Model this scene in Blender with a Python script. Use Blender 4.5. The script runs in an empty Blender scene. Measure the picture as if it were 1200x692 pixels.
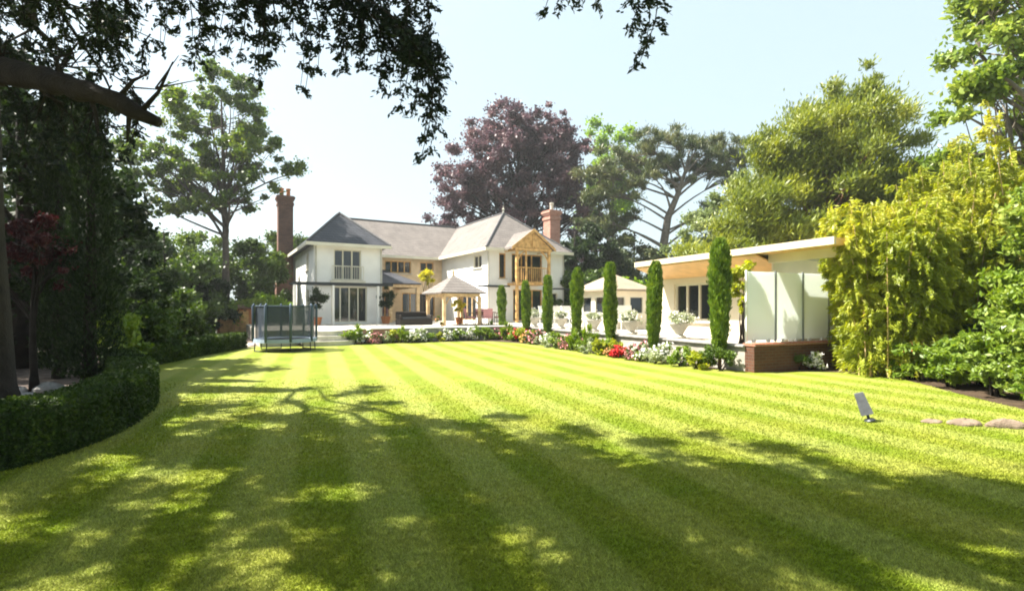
import bpy, math, random
import numpy as np
from math import radians as R, sin, cos, pi, sqrt
rng = np.random.default_rng(11)
random.seed(11)

# ------------------------------------------------------------------ camera, sky, sun, exposure
scn = bpy.context.scene
col = scn.collection
CH = 1.6                                   # eye height
cam_d = bpy.data.cameras.new('camera'); cam = bpy.data.objects.new('camera', cam_d); col.objects.link(cam)
cam.location = (0, 0, CH); cam.rotation_euler = (R(90), 0, 0)
cam_d.sensor_width = 36; cam_d.lens = 18; cam_d.shift_y = 14/1200
cam_d.clip_start = .05; cam_d.clip_end = 2000
scn.camera = cam
SUN_EL, SUN_AZ = 54, 84                    # elevation; degrees to the left of the view direction
wd = bpy.data.worlds.new('World'); scn.world = wd; wd.use_nodes = True
wn = wd.node_tree; bg = wn.nodes['Background']
sky = wn.nodes.new('ShaderNodeTexSky'); sky.sky_type = 'NISHITA'; sky.sun_disc = False
sky.sun_elevation = R(SUN_EL); sky.sun_rotation = R(-SUN_AZ)
sky.air_density = 1.0; sky.dust_density = 4.0; sky.ozone_density = 1.0
veil = wn.nodes.new('ShaderNodeMix'); veil.data_type = 'RGBA'; veil.inputs[0].default_value = .6
veil.inputs[7].default_value = (4.3, 5.3, 5.4, 1)      # thin bright summer haze high up
wn.links.new(sky.outputs[0], veil.inputs[6]); wn.links.new(veil.outputs[2], bg.inputs[0]); bg.inputs[1].default_value = .060
sl = bpy.data.lights.new('sun', 'SUN'); sl.energy = 5.0; sl.angle = R(.53); sl.color = (1, .94, .83)
so = bpy.data.objects.new('sun', sl); col.objects.link(so)
so.rotation_euler = (R(90-SUN_EL), 0, R(SUN_AZ+180))
scn.view_settings.view_transform = 'Standard'; scn.view_settings.look = 'None'
scn.view_settings.gamma = 1; scn.view_settings.exposure = 1.95
scn.render.engine = 'CYCLES'
scn.cycles.filter_width = 1.9
scn.cycles.max_bounces = 8; scn.cycles.transparent_max_bounces = 8

# ------------------------------------------------------------------ materials
MATS = {}
def rgb(c): return (c[0], c[1], c[2], 1)
def new_mat(name):
    m = bpy.data.materials.new(name); m.use_nodes = True
    nt = m.node_tree; nt.nodes.clear()
    out = nt.nodes.new('ShaderNodeOutputMaterial')
    return m, nt, out
def N(nt, t, **kw):
    n = nt.nodes.new(t)
    for k, v in kw.items(): setattr(n, k, v)
    return n
def plain(name, c, rough=.7, var=.25, scale=3, bump=.0, metal=0, spec=.3, c2=None, trans=0):
    m, nt, out = new_mat(name)
    p = N(nt, 'ShaderNodeBsdfPrincipled'); p.inputs['Roughness'].default_value = rough
    p.inputs['Metallic'].default_value = metal; p.inputs['Specular IOR Level'].default_value = spec
    tc = N(nt, 'ShaderNodeTexCoord'); no = N(nt, 'ShaderNodeTexNoise'); no.inputs['Scale'].default_value = scale
    no.inputs['Detail'].default_value = 6
    nt.links.new(tc.outputs['Object'], no.inputs['Vector'])
    cr = N(nt, 'ShaderNodeValToRGB'); cr.color_ramp.elements[0].position = .3; cr.color_ramp.elements[1].position = .7
    a = [x*(1-var) for x in c]; b = c2 or [min(1, x*(1+var*.5)) for x in c]
    cr.color_ramp.elements[0].color = rgb(a); cr.color_ramp.elements[1].color = rgb(b)
    nt.links.new(no.outputs['Fac'], cr.inputs[0]); nt.links.new(cr.outputs[0], p.inputs['Base Color'])
    if bump:
        n2 = N(nt, 'ShaderNodeTexNoise'); n2.inputs['Scale'].default_value = scale*8; n2.inputs['Detail'].default_value = 4
        nt.links.new(tc.outputs['Object'], n2.inputs['Vector'])
        bp = N(nt, 'ShaderNodeBump'); bp.inputs['Strength'].default_value = .6; bp.inputs['Distance'].default_value = bump
        nt.links.new(n2.outputs['Fac'], bp.inputs['Height']); nt.links.new(bp.outputs[0], p.inputs['Normal'])
    nt.links.new(p.outputs[0], out.inputs[0]); MATS[name] = m; return m
def leafmat(name, c1, c2, c3, trans=.35, nscale=.5, rough=.45, spec=.35):
    """leaf colours vary leaf by leaf and gently clump by clump"""
    m, nt, out = new_mat(name)
    geo = N(nt, 'ShaderNodeNewGeometry'); tc = N(nt, 'ShaderNodeTexCoord')
    no = N(nt, 'ShaderNodeTexNoise'); no.inputs['Scale'].default_value = nscale; no.inputs['Detail'].default_value = 2
    nt.links.new(tc.outputs['Object'], no.inputs['Vector'])
    mx = N(nt, 'ShaderNodeMath', operation='MULTIPLY_ADD'); mx.inputs[1].default_value = .5; 
    nt.links.new(geo.outputs['Random Per Island'], mx.inputs[0])
    m2 = N(nt, 'ShaderNodeMath', operation='MULTIPLY_ADD'); m2.inputs[1].default_value = 1.6; m2.inputs[2].default_value = -.55
    nt.links.new(no.outputs['Fac'], m2.inputs[0]); nt.links.new(m2.outputs[0], mx.inputs[2])
    cr = N(nt, 'ShaderNodeValToRGB'); e = cr.color_ramp.elements
    e[0].position = .1; e[0].color = rgb(c1); e[1].position = .95; e[1].color = rgb(c3)
    k = e.new(.5); k.color = rgb(c2)
    nt.links.new(mx.outputs[0], cr.inputs[0])
    p = N(nt, 'ShaderNodeBsdfPrincipled'); p.inputs['Roughness'].default_value = rough; p.inputs['Specular IOR Level'].default_value = spec
    t = N(nt, 'ShaderNodeBsdfTranslucent'); hs = N(nt, 'ShaderNodeHueSaturation'); hs.inputs['Value'].default_value = 1.5
    hs.inputs['Saturation'].default_value = 1.1; hs.inputs['Hue'].default_value = .49
    ms = N(nt, 'ShaderNodeMixShader'); ms.inputs[0].default_value = trans
    L = nt.links.new
    L(cr.outputs[0], p.inputs['Base Color']); L(cr.outputs[0], hs.inputs['Color']); L(hs.outputs[0], t.inputs['Color'])
    L(p.outputs[0], ms.inputs[1]); L(t.outputs[0], ms.inputs[2]); L(ms.outputs[0], out.inputs[0])
    MATS[name] = m; return m
def lawnmat(name, blade=False):
    """mowing stripes: grass bent to and away, laid in world metres"""
    m, nt, out = new_mat(name); L = nt.links.new
    geo = N(nt, 'ShaderNodeNewGeometry'); sp = N(nt, 'ShaderNodeSeparateXYZ'); L(geo.outputs['Position'], sp.inputs[0])
    w = N(nt, 'ShaderNodeTexNoise'); w.inputs['Scale'].default_value = .5; w.inputs['Detail'].default_value = 3
    L(geo.outputs['Position'], w.inputs['Vector'])
    a = N(nt, 'ShaderNodeMath', operation='MULTIPLY'); a.inputs[1].default_value = .934*2*pi/.98; L(sp.outputs['X'], a.inputs[0])
    b = N(nt, 'ShaderNodeMath', operation='MULTIPLY_ADD'); b.inputs[1].default_value = .357*2*pi/.98; L(sp.outputs['Y'], b.inputs[0]); L(a.outputs[0], b.inputs[2])
    c = N(nt, 'ShaderNodeMath', operation='MULTIPLY_ADD'); c.inputs[1].default_value = .7; L(w.outputs['Fac'], c.inputs[0]); L(b.outputs[0], c.inputs[2])
    d = N(nt, 'ShaderNodeMath', operation='ADD'); d.inputs[1].default_value = -.35-2*pi*.55/.98; L(c.outputs[0], d.inputs[0])
    e = N(nt, 'ShaderNodeMath', operation='COSINE'); L(d.outputs[0], e.inputs[0])
    s = N(nt, 'ShaderNodeMapRange'); s.inputs[1].default_value = -.55; s.inputs[2].default_value = .55
    s.interpolation_type = 'SMOOTHSTEP'; L(e.outputs[0], s.inputs[0])
    mix = N(nt, 'ShaderNodeMix', data_type='RGBA'); L(s.outputs[0], mix.inputs[0])
    mix.inputs[6].default_value = (.132, .180, .011, 1); mix.inputs[7].default_value = (.212, .246, .050, 1)
    # patches of dry and lush grass
    n2 = N(nt, 'ShaderNodeTexNoise'); n2.inputs['Scale'].default_value = 1.1; n2.inputs['Detail'].default_value = 5; L(geo.outputs['Position'], n2.inputs['Vector'])
    r2 = N(nt, 'ShaderNodeMapRange'); r2.inputs[1].default_value = .35; r2.inputs[2].default_value = .75; r2.inputs[3].default_value = 0; r2.inputs[4].default_value = .7
    L(n2.outputs['Fac'], r2.inputs[0])
    mx2 = N(nt, 'ShaderNodeMix', data_type='RGBA'); L(r2.outputs[0], mx2.inputs[0]); L(mix.outputs[2], mx2.inputs[6]); mx2.inputs[7].default_value = (.235, .235, .034, 1)
    n3 = N(nt, 'ShaderNodeTexNoise'); n3.inputs['Scale'].default_value = 22; n3.inputs['Detail'].default_value = 8; n3.inputs['Roughness'].default_value = .75
    L(geo.outputs['Position'], n3.inputs['Vector'])
    r3 = N(nt, 'ShaderNodeMapRange'); r3.inputs[1].default_value = .3; r3.inputs[2].default_value = .7; r3.inputs[3].default_value = .62; r3.inputs[4].default_value = 1.25
    L(n3.outputs['Fac'], r3.inputs[0])
    mx3 = N(nt, 'ShaderNodeMix', data_type='RGBA', blend_type='MULTIPLY'); mx3.inputs[0].default_value = 1
    L(mx2.outputs[2], mx3.inputs[6]); L(r3.outputs[0], mx3.inputs[7])
    last = mx3.outputs[2]
    p = N(nt, 'ShaderNodeBsdfPrincipled'); p.inputs['Roughness'].default_value = .75; p.inputs['Specular IOR Level'].default_value = .15
    if blade:
        hv = N(nt, 'ShaderNodeHueSaturation'); rr = N(nt, 'ShaderNodeMapRange'); rr.inputs[3].default_value = .9; rr.inputs[4].default_value = 2.0
        L(geo.outputs['Random Per Island'], rr.inputs[0]); L(rr.outputs[0], hv.inputs['Value']); L(last, hv.inputs['Color']); last = hv.outputs[0]
        t = N(nt, 'ShaderNodeBsdfTranslucent'); ms = N(nt, 'ShaderNodeMixShader'); ms.inputs[0].default_value = .4
        L(last, p.inputs['Base Color']); L(last, t.inputs['Color']); L(p.outputs[0], ms.inputs[1]); L(t.outputs[0], ms.inputs[2]); L(ms.outputs[0], out.inputs[0])
    else:
        bp = N(nt, 'ShaderNodeBump'); bp.inputs['Strength'].default_value = .5; bp.inputs['Distance'].default_value = .02
        L(n3.outputs['Fac'], bp.inputs['Height']); L(bp.outputs[0], p.inputs['Normal'])
        L(last, p.inputs['Base Color']); L(p.outputs[0], out.inputs[0])
    MATS[name] = m
def coursed(name, c1, c2, mortar, bw, bh, rough=.8, mode='brick'):
    m, nt, out = new_mat(name); L = nt.links.new
    tc = N(nt, 'ShaderNodeTexCoord'); sp = N(nt, 'ShaderNodeSeparateXYZ'); L(tc.outputs['Object'], sp.inputs[0])
    ad = N(nt, 'ShaderNodeMath', operation='ADD'); L(sp.outputs['X'], ad.inputs[0]); L(sp.outputs['Y'], ad.inputs[1])
    cb = N(nt, 'ShaderNodeCombineXYZ'); L(ad.outputs[0], cb.inputs[0]); L(sp.outputs['Z'], cb.inputs[1])
    if mode == 'paving': L(sp.outputs['X'], cb.inputs[0]); L(sp.outputs['Y'], cb.inputs[1])
    br = N(nt, 'ShaderNodeTexBrick'); L(cb.outputs[0], br.inputs['Vector'])
    br.inputs['Color1'].default_value = rgb(c1); br.inputs['Color2'].default_value = rgb(c2); br.inputs['Mortar'].default_value = rgb(mortar)
    br.inputs['Scale'].default_value = 1; br.inputs['Brick Width'].default_value = bw; br.inputs['Row Height'].default_value = bh
    br.inputs['Mortar Size'].default_value = bh*.08
    no = N(nt, 'ShaderNodeTexNoise'); no.inputs['Scale'].default_value = 1.3; no.inputs['Detail'].default_value = 6; L(tc.outputs['Object'], no.inputs['Vector'])
    mr = N(nt, 'ShaderNodeMapRange'); mr.inputs[3].default_value = .65; mr.inputs[4].default_value = 1.3; L(no.outputs['Fac'], mr.inputs[0])
    mx = N(nt, 'ShaderNodeMix', data_type='RGBA', blend_type='MULTIPLY'); mx.inputs[0].default_value = 1
    L(br.outputs['Color'], mx.inputs[6]); L(mr.outputs[0], mx.inputs[7])
    p = N(nt, 'ShaderNodeBsdfPrincipled'); p.inputs['Roughness'].default_value = rough; p.inputs['Specular IOR Level'].default_value = .2
    bp = N(nt, 'ShaderNodeBump'); bp.invert = True; bp.inputs['Distance'].default_value = .015; L(br.outputs['Fac'], bp.inputs['Height'])
    L(bp.outputs[0], p.inputs['Normal']); L(mx.outputs[2], p.inputs['Base Color']); L(p.outputs[0], out.inputs[0]); MATS[name] = m
def glassmat(name, c, rough=.05, alpha=1, trans=0):
    m, nt, out = new_mat(name); L = nt.links.new
    p = N(nt, 'ShaderNodeBsdfPrincipled'); p.inputs['Base Color'].default_value = rgb(c); p.inputs['Roughness'].default_value = rough
    p.inputs['Specular IOR Level'].default_value = .7; p.inputs['Alpha'].default_value = alpha
    if trans:
        t = N(nt, 'ShaderNodeBsdfTranslucent'); t.inputs[0].default_value = rgb(c); ms = N(nt, 'ShaderNodeMixShader'); ms.inputs[0].default_value = trans
        L(p.outputs[0], ms.inputs[1]); L(t.outputs[0], ms.inputs[2]); L(ms.outputs[0], out.inputs[0])
    else: L(p.outputs[0], out.inputs[0])
    MATS[name] = m

lawnmat('lawn'); lawnmat('lawn_blade', True)
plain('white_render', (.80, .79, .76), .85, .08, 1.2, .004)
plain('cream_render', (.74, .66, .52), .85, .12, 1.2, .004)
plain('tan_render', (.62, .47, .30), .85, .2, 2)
plain('fascia_cream', (.66, .56, .38), .6, .12, 2)
plain('beige_roof', (.30, .245, .18), .85, .15, 2.5)
plain('white_paint', (.80, .79, .74), .5, .06, 2)
plain('cream_paint', (.66, .62, .50), .5, .1, 2)
plain('oak', (.55, .30, .10), .6, .35, 5, .003, c2=(.72, .44, .17))
plain('pale_oak', (.66, .44, .22), .6, .25, 5, c2=(.78, .58, .34))
plain('soffit', (.78, .48, .22), .5, .15, 3)
plain('stone', (.42, .39, .34), .9, .35, 2.5, .01)
plain('pale_stone', (.50, .475, .41), .85, .2, 2.5, .006)
plain('grey_stone', (.30, .29, .28), .9, .4, 6, .01)
plain('rock', (.22, .165, .12), .9, .4, 5, .02)
plain('soil', (.055, .035, .02), .95, .5, 3, .03)
plain('mulch', (.09, .062, .045), .95, .6, 5, .03, c2=(.18, .14, .12))
plain('ground', (.06, .075, .02), .95, .5, .4, .03)
plain('gravel', (.46, .42, .36), .95, .3, 9, .01)
plain('bark', (.026, .020, .015), .95, .5, 4, .03)
plain('oak_bark', (.085, .07, .055), .95, .4, 4, .03)
plain('grey_bark', (.17, .145, .115), .95, .4, 4, .03)
plain('red_bark', (.16, .085, .05), .95, .4, 4, .03)
plain('lead', (.09, .09, .095), .6, .2, 3)
plain('dark_metal', (.035, .04, .045), .4, .2, 3, metal=.3)
plain('steel', (.32, .34, .37), .35, .1, 3, metal=.8)
plain('blue_foam', (.055, .085, .13), .7, .15, 3)
plain('pale_pad', (.28, .35, .45), .6, .1, 3)
plain('trampoline_mat', (.015, .015, .018), .8, .2, 3)
plain('terracotta', (.42, .16, .06), .8, .25, 3)
plain('rattan', (.03, .024, .02), .7, .4, 20)
plain('brown_rattan', (.14, .085, .06), .7, .4, 20)
plain('cushion', (.78, .77, .74), .9, .05, 3)
plain('pink_cushion', (.55, .26, .28), .9, .1, 3)
plain('ornament', (.09, .095, .105), .5, .3, 9, .004)
plain('red_flower', (.62, .025, .03), .7, .3, 9); plain('pink_flower', (.72, .30, .34), .7, .3, 9)
plain('white_flower', (.82, .80, .74), .7, .1, 9); plain('yellow_flower', (.78, .55, .06), .7, .2, 9)
plain('orange_flower', (.62, .27, .10), .7, .2, 9)
coursed('brick', (.36, .135, .075), (.25, .085, .05), (.36, .31, .26), .225, .075)
coursed('pink_brick', (.48, .25, .19), (.38, .17, .12), (.42, .37, .33), .225, .075)
coursed('dark_brick', (.13, .058, .035), (.09, .04, .025), (.12, .10, .085), .225, .075)
coursed('old_brick', (.23,.12,.085), (.16,.085,.065), (.22,.19,.17), .225, .075)
coursed('roof_tile', (.225, .20, .185), (.18, .16, .15), (.08, .07, .065), .2, .16, .85)
coursed('dark_slate', (.065, .068, .08), (.045, .048, .058), (.02, .02, .025), .25, .18, .55)
coursed('paving', (.54, .50, .44), (.46, .43, .38), (.26, .24, .2), .9, .6, .85, 'paving')
glassmat('window_glass', (.02, .025, .03), .04)
glassmat('rail_glass', (.55, .62, .60), .05, .35)
glassmat('frosted_glass', (.93, .97, .95), .4, 1, .6)
glassmat('net', (.03, .045, .07), .6, .7)

leafmat('leaf_oak', (.035, .065, .010), (.075, .13, .016), (.15, .20, .022))
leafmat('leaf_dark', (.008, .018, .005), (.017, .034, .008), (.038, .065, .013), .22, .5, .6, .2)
leafmat('leaf_mid', (.03, .055, .01), (.055, .10, .014), (.10, .15, .02), .3)
leafmat('leaf_lime', (.10, .19, .012), (.16, .27, .02), (.24, .36, .035), .4)
leafmat('leaf_beech', (.050, .032, .044), (.108, .062, .076), (.21, .125, .125), .3)
leafmat('leaf_maple', (.035, .009, .011), (.07, .015, .016), (.12, .032, .026), .3)
leafmat('leaf_pine', (.035, .060, .022), (.085, .11, .035), (.17, .17, .06), .2)
leafmat('leaf_yew', (.07, .105, .014), (.165, .205, .022), (.29, .31, .04), .35)
leafmat('leaf_pale', (.09, .13, .05), (.16, .21, .075), (.24, .28, .10), .3)
leafmat('leaf_bamboo', (.17, .22, .022), (.32, .36, .035), (.52, .49, .075), .4)
leafmat('leaf_laurel', (.09, .15, .022), (.18, .26, .04), (.33, .38, .08), .35, .6, .35, .4)
leafmat('leaf_fresh', (.08, .15, .015), (.16, .24, .025), (.28, .34, .05), .35)
leafmat('leaf_cypress', (.05, .10, .012), (.11, .19, .02), (.22, .30, .035), .3, 5)
leafmat('leaf_box', (.035, .07, .01), (.07, .12, .014), (.12, .18, .022), .25, 2)
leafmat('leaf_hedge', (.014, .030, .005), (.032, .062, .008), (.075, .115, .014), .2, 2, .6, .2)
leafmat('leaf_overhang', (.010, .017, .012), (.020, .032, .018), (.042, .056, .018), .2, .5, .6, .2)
leafmat('leaf_silver', (.20, .25, .13), (.34, .38, .22), (.5, .52, .34), .25)
leafmat('leaf_gold', (.30, .30, .02), (.5, .47, .03), (.66, .6, .07), .4)

# ------------------------------------------------------------------ helpers
def tag(o, label=None, cat=None, group=None, kind=None):
    if label: o['label'] = label
    if cat: o['category'] = cat
    if group: o['group'] = group
    if kind: o['kind'] = kind
    return o
def empty(name, loc=(0, 0, 0), rz=0, **kw):
    o = bpy.data.objects.new(name, None); col.objects.link(o); o.location = loc; o.rotation_euler = (0, 0, rz); o.empty_display_size = .2
    return tag(o, **kw)
def children(o): return [c for c in col.objects if c.parent == o]
def copy_tree(o, parent=None):
    c = o.copy(); col.objects.link(c); c.parent = parent
    for ch in children(o):
        copy_tree(ch, c)
    return c
class MB:
    """collects shapes, builds ONE mesh object"""
    def __init__(s, off=(0, 0, 0)): s.v = []; s.f = []; s.off = off; s.smooth = False
    def add(s, vs, fs):
        n = len(s.v); s.v += [tuple(p) for p in vs]; s.f += [tuple(i+n for i in f) for f in fs]; return s
    def box(s, x0, x1, y0, y1, z0, z1):
        return s.add([(x0,y0,z0),(x1,y0,z0),(x1,y1,z0),(x0,y1,z0),(x0,y0,z1),(x1,y0,z1),(x1,y1,z1),(x0,y1,z1)],
                     [(3,2,1,0),(4,5,6,7),(0,1,5,4),(1,2,6,5),(2,3,7,6),(3,0,4,7)])
    def rbox(s, x0, x1, y0, y1, z0, z1, b=.02):
        """box with chamfered vertical and top edges"""
        o = [(x0+b,y0),(x1-b,y0),(x1,y0+b),(x1,y1-b),(x1-b,y1),(x0+b,y1),(x0,y1-b),(x0,y0+b)]
        cx, cy = (x0+x1)/2, (y0+y1)/2
        inn = [(x+(b if x < cx else -b), y+(b if y < cy else -b)) for x, y in o]
        vs = [(x,y,z0) for x,y in o]+[(x,y,z1-b) for x,y in o]+[(x,y,z1) for x,y in inn]
        fs = [tuple(range(7,-1,-1)), tuple(range(16,24))]
        for k in range(8):
            j = (k+1) % 8; fs += [(k,j,j+8,k+8),(k+8,j+8,j+16,k+16)]
        return s.add(vs, fs)
    def prism(s, poly, z0, z1):
        n = len(poly); vs = [(x,y,z0) for x,y in poly]+[(x,y,z1) for x,y in poly]
        return s.add(vs, [tuple(range(n-1,-1,-1)), tuple(range(n,2*n))]+[(k,(k+1)%n,(k+1)%n+n,k+n) for k in range(n)])
    def tube(s, pts, rad, seg=8, cap=True):
        pts = [np.array(p, float) for p in pts]; n = len(pts)
        if not hasattr(rad, '__len__'): rad = [rad]*n
        t0 = pts[1]-pts[0]; t0 /= np.linalg.norm(t0)+1e-9
        up = np.array((0,0,1.)) if abs(t0[2]) < .9 else np.array((1.,0,0))
        a = np.cross(t0, up); a /= np.linalg.norm(a)
        base = len(s.v)
        for k in range(n):
            t = pts[min(k+1,n-1)]-pts[max(k-1,0)]; t /= np.linalg.norm(t)+1e-9
            a = a-t*np.dot(a,t); a /= np.linalg.norm(a)+1e-9; b = np.cross(t,a)
            for j in range(seg):
                w = 2*pi*j/seg; s.v.append(tuple(pts[k]+rad[k]*(cos(w)*a+sin(w)*b)))
        for k in range(n-1):
            for j in range(seg):
                j2 = (j+1) % seg; s.f.append((base+k*seg+j, base+k*seg+j2, base+(k+1)*seg+j2, base+(k+1)*seg+j))
        if cap:
            s.f.append(tuple(base+j for j in range(seg-1,-1,-1))); s.f.append(tuple(base+(n-1)*seg+j for j in range(seg)))
        return s
    def lathe(s, prof, c=(0,0,0), seg=16):
        base = len(s.v)
        for r, z in prof:
            for j in range(seg):
                w = 2*pi*j/seg; s.v.append((c[0]+r*cos(w), c[1]+r*sin(w), c[2]+z))
        for k in range(len(prof)-1):
            for j in range(seg):
                j2 = (j+1)%seg; s.f.append((base+k*seg+j, base+k*seg+j2, base+(k+1)*seg+j2, base+(k+1)*seg+j))
        s.f.append(tuple(base+j for j in range(seg-1,-1,-1))); s.f.append(tuple(base+(len(prof)-1)*seg+j for j in range(seg)))
        return s
    def blob(s, c, r, seed=0, amp=.18, seg=14, rings=9):
        rs = np.random.default_rng(seed); ph = rs.uniform(0, 6, 6); base = len(s.v)
        for i in range(rings+1):
            th = pi*i/rings
            for j in range(seg):
                w = 2*pi*j/seg
                k = 1+amp*(sin(2*w+ph[0])*sin(th*2+ph[1])+.6*sin(3*w+ph[2]+2*th)+.4*sin(5*w+ph[3])*sin(4*th))
                s.v.append((c[0]+r[0]*k*sin(th)*cos(w), c[1]+r[1]*k*sin(th)*sin(w), c[2]+r[2]*k*cos(th)))
        for i in range(rings):
            for j in range(seg):
                j2 = (j+1)%seg; s.f.append((base+i*seg+j, base+(i+1)*seg+j, base+(i+1)*seg+j2, base+i*seg+j2))
        return s
    def build(s, name, mat, parent=None, smooth=False, **kw):
        me = bpy.data.meshes.new(name); ox, oy, oz = s.off
        me.from_pydata([(x-ox, y-oy, z-oz) for x, y, z in s.v], [], s.f); me.materials.append(MATS[mat])
        if smooth: me.polygons.foreach_set('use_smooth', [True]*len(me.polygons))
        me.update()
        o = bpy.data.objects.new(name, me); col.objects.link(o)
        if parent: o.parent = parent
        else: o.location = s.off
        return tag(o, **kw)
def quads_obj(name, V, mat, parent=None, extra=None, loc=(0,0,0), **kw):
    """V: (n,4,3) array of quads, or (n,3,3) of triangles"""
    n, k = V.shape[0], V.shape[1]
    me = bpy.data.meshes.new(name); me.vertices.add(n*k); me.vertices.foreach_set('co', (V-np.array(loc)).astype(np.float32).ravel())
    me.loops.add(n*k); me.loops.foreach_set('vertex_index', np.arange(n*k, dtype=np.int32))
    me.polygons.add(n); me.polygons.foreach_set('loop_start', np.arange(0, n*k, k, dtype=np.int32)); me.polygons.foreach_set('loop_total', np.full(n, k, dtype=np.int32))
    for m in ([mat] if isinstance(mat, str) else mat): me.materials.append(MATS[m])
    if extra is not None: me.polygons.foreach_set('material_index', extra.astype(np.int32))
    me.update(calc_edges=True)
    o = bpy.data.objects.new(name, me); col.objects.link(o)
    if parent: o.parent = parent
    else: o.location = loc
    return tag(o, **kw)
def unit(v): return v/(np.linalg.norm(v, axis=-1, keepdims=True)+1e-9)
def leaves(P, size, aspect=.55, D=None, spread=1.0):
    """diamond leaves at P with long axis D (or random)"""
    n = len(P); rnd = unit(rng.normal(size=(n,3)))
    A = rnd if D is None else unit(D+spread*rnd)
    B = unit(np.cross(A, unit(rng.normal(size=(n,3)))))
    s = (np.asarray(size)*rng.uniform(.65, 1.35, n))[:,None]
    return np.stack([P-A*s*.5, P+B*s*aspect*.5, P+A*s*.5, P-B*s*aspect*.5], 1)
def subclumps(blobs, k, fr=(.22,.38), shell=(.55,1.0), flat=.75):
    """small clumps scattered through and on big blobs; blob=(x,y,z,rx,ry,rz)"""
    out = []
    vol = np.array([b[3]*b[4]*b[5] for b in blobs])**(2/3); cnt = np.maximum(2, (k*vol/vol.sum())).astype(int)
    for b, c in zip(blobs, cnt):
        d = unit(rng.normal(size=(c,3))); r = rng.uniform(shell[0], shell[1], (c,1))
        ctr = np.array(b[:3])+d*r*np.array(b[3:]); mr = (b[3]+b[4]+b[5])/3*rng.uniform(fr[0], fr[1], c)
        for q, m in zip(ctr, mr): out.append((q[0], q[1], q[2], m, m, m*flat))
    return out
def in_clumps(cl, n, hollow=.35):
    w = np.array([c[3]*c[4]*c[5] for c in cl])**(2/3); idx = rng.choice(len(cl), n, p=w/w.sum())
    C = np.array(cl)[idx]; d = unit(rng.normal(size=(n,3))); r = np.minimum(np.abs(rng.normal(0, .42, (n,1)))+hollow*.55, 1.7)
    return C[:,:3]+d*r*C[:,3:], d
def curve(p, q, sag=0, n=6, wob=.0, up=.0):
    p = np.array(p, float); q = np.array(q, float); out = []; Lg = np.linalg.norm(q-p)
    w1 = rng.normal(size=3)*wob*Lg
    for i in range(n+1):
        t = i/n; out.append(p+(q-p)*t+np.array((0,0,1))*(up*Lg*sin(pi*t)-sag*Lg*t*t)+w1*sin(pi*t))
    return out
def tree(name, base, H, blobs, nleaf, leaf, mat, bark='bark', trad=.3, k=70, limbs=16, aspect=.6, label='', cat='tree', group=None,
         fr=(.22,.38), flat=.75, D=None, spread=1, lean=(0,0), twig=True, fork=.35, hollow=.35, shell=(.55,1.0), droop=0):
    """base world xyz; blobs relative to base"""
    root = empty(name, base, 0, label=label, cat=cat, group=group)
    cl = subclumps(blobs, k, fr, shell, flat)
    zt = H*.9; top = (lean[0], lean[1], zt)
    tp = [np.array((lean[0]*t**1.5+.12*trad*4*sin(3*t+base[0]), lean[1]*t**1.5+.1*trad*4*sin(4*t+base[1]), zt*t)) for t in np.linspace(0,1,10)]
    tr = [trad*(1.35 if i == 0 else 1)*(1-.85*i/9) for i in range(10)]
    m = MB(); m.tube(tp, tr, 10)
    order = rng.permutation(len(cl))[:limbs]
    for i in order:
        c = np.array(cl[i][:3]); hz = min(max(c[2]-H*.12-rng.uniform(0,.25)*H, H*fork*rng.uniform(.6,1)), zt*.92)
        t = hz/zt; s = tp[0]+(tp[-1]-tp[0])*0; f = t*9; a = int(min(f,8)); s = tp[a]+(tp[a+1]-tp[a])*(f-a)
        r0 = tr[a]*rng.uniform(.35,.6); pts = curve(s, c, 0, 6, .07, .08)
        m.tube(pts, [max(.012, r0*(1-.82*j/6)) for j in range(7)], 6, False)
        if twig:
            for q in rng.permutation(len(cl))[:40]:
                e = np.array(cl[q][:3])
                if np.linalg.norm(e-pts[4]) < H*.22 and rng.random() < .35:
                    m.tube(curve(pts[3], e, 0, 4, .08, .05), [r0*.35, r0*.28, r0*.2, r0*.14, .01], 5, False)
    m.build('trunk', bark, root, smooth=True)
    P, d = in_clumps(cl, nleaf, hollow)
    Dv = None
    if D is not None: Dv = np.tile(np.array(D, float), (nleaf,1))+.6*d
    quads_obj('crown', leaves(P, leaf, aspect, Dv, spread), mat, root)
    return root
def shrub(name, base, blobs, nleaf, leaf, mat, label, cat='shrub', group=None, k=30, aspect=.55, fr=(.25,.45), stems=5, bark='bark', D=None, spread=1, flat=.8, flowers=None, scale=1):
    root = empty(name, base, 0, label=label, cat=cat, group=group)
    cl = subclumps(blobs, k, fr, (.35,.95), flat)
    cl = [c for c in cl if c[2] > .02] or cl
    m = MB()
    for i in range(stems):
        c = cl[rng.integers(len(cl))]; m.tube(curve((rng.normal()*.04, rng.normal()*.04, 0), c[:3], 0, 4, .05, .05), [.03*scale, .025*scale, .02*scale, .012*scale, .006], 5, False)
    m.build('stem', bark, root, smooth=True)
    P, d = in_clumps(cl, nleaf); keep = P[:,2] > .01; P = P[keep]; d = d[keep]
    Dv = None if D is None else np.tile(np.array(D, float), (len(P),1))+.6*d
    quads_obj('foliage', leaves(P, leaf, aspect, Dv, spread), mat, root)
    if flowers:
        fm, n, fs = flowers; P, d = in_clumps(cl, n, .9); P = P+d*.02; P = P[P[:,2] > .05]
        quads_obj('flowers', leaves(P, fs, 1.0), fm, root)
    return root
A30 = R(30); ur = (cos(A30), sin(A30)); vd = (-sin(A30), cos(A30))
def Hw(u, v, z=0): return (u*ur[0]+v*vd[0], u*ur[1]+v*vd[1], z)
A23 = R(23); ar = (cos(A23), sin(A23)); bd = (-sin(A23), cos(A23)); CX, CY = 5.97, 12.8
def Pw(a, b, z=0): return (CX+a*ar[0]+b*bd[0], CY+a*ar[1]+b*bd[1], z)
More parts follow.
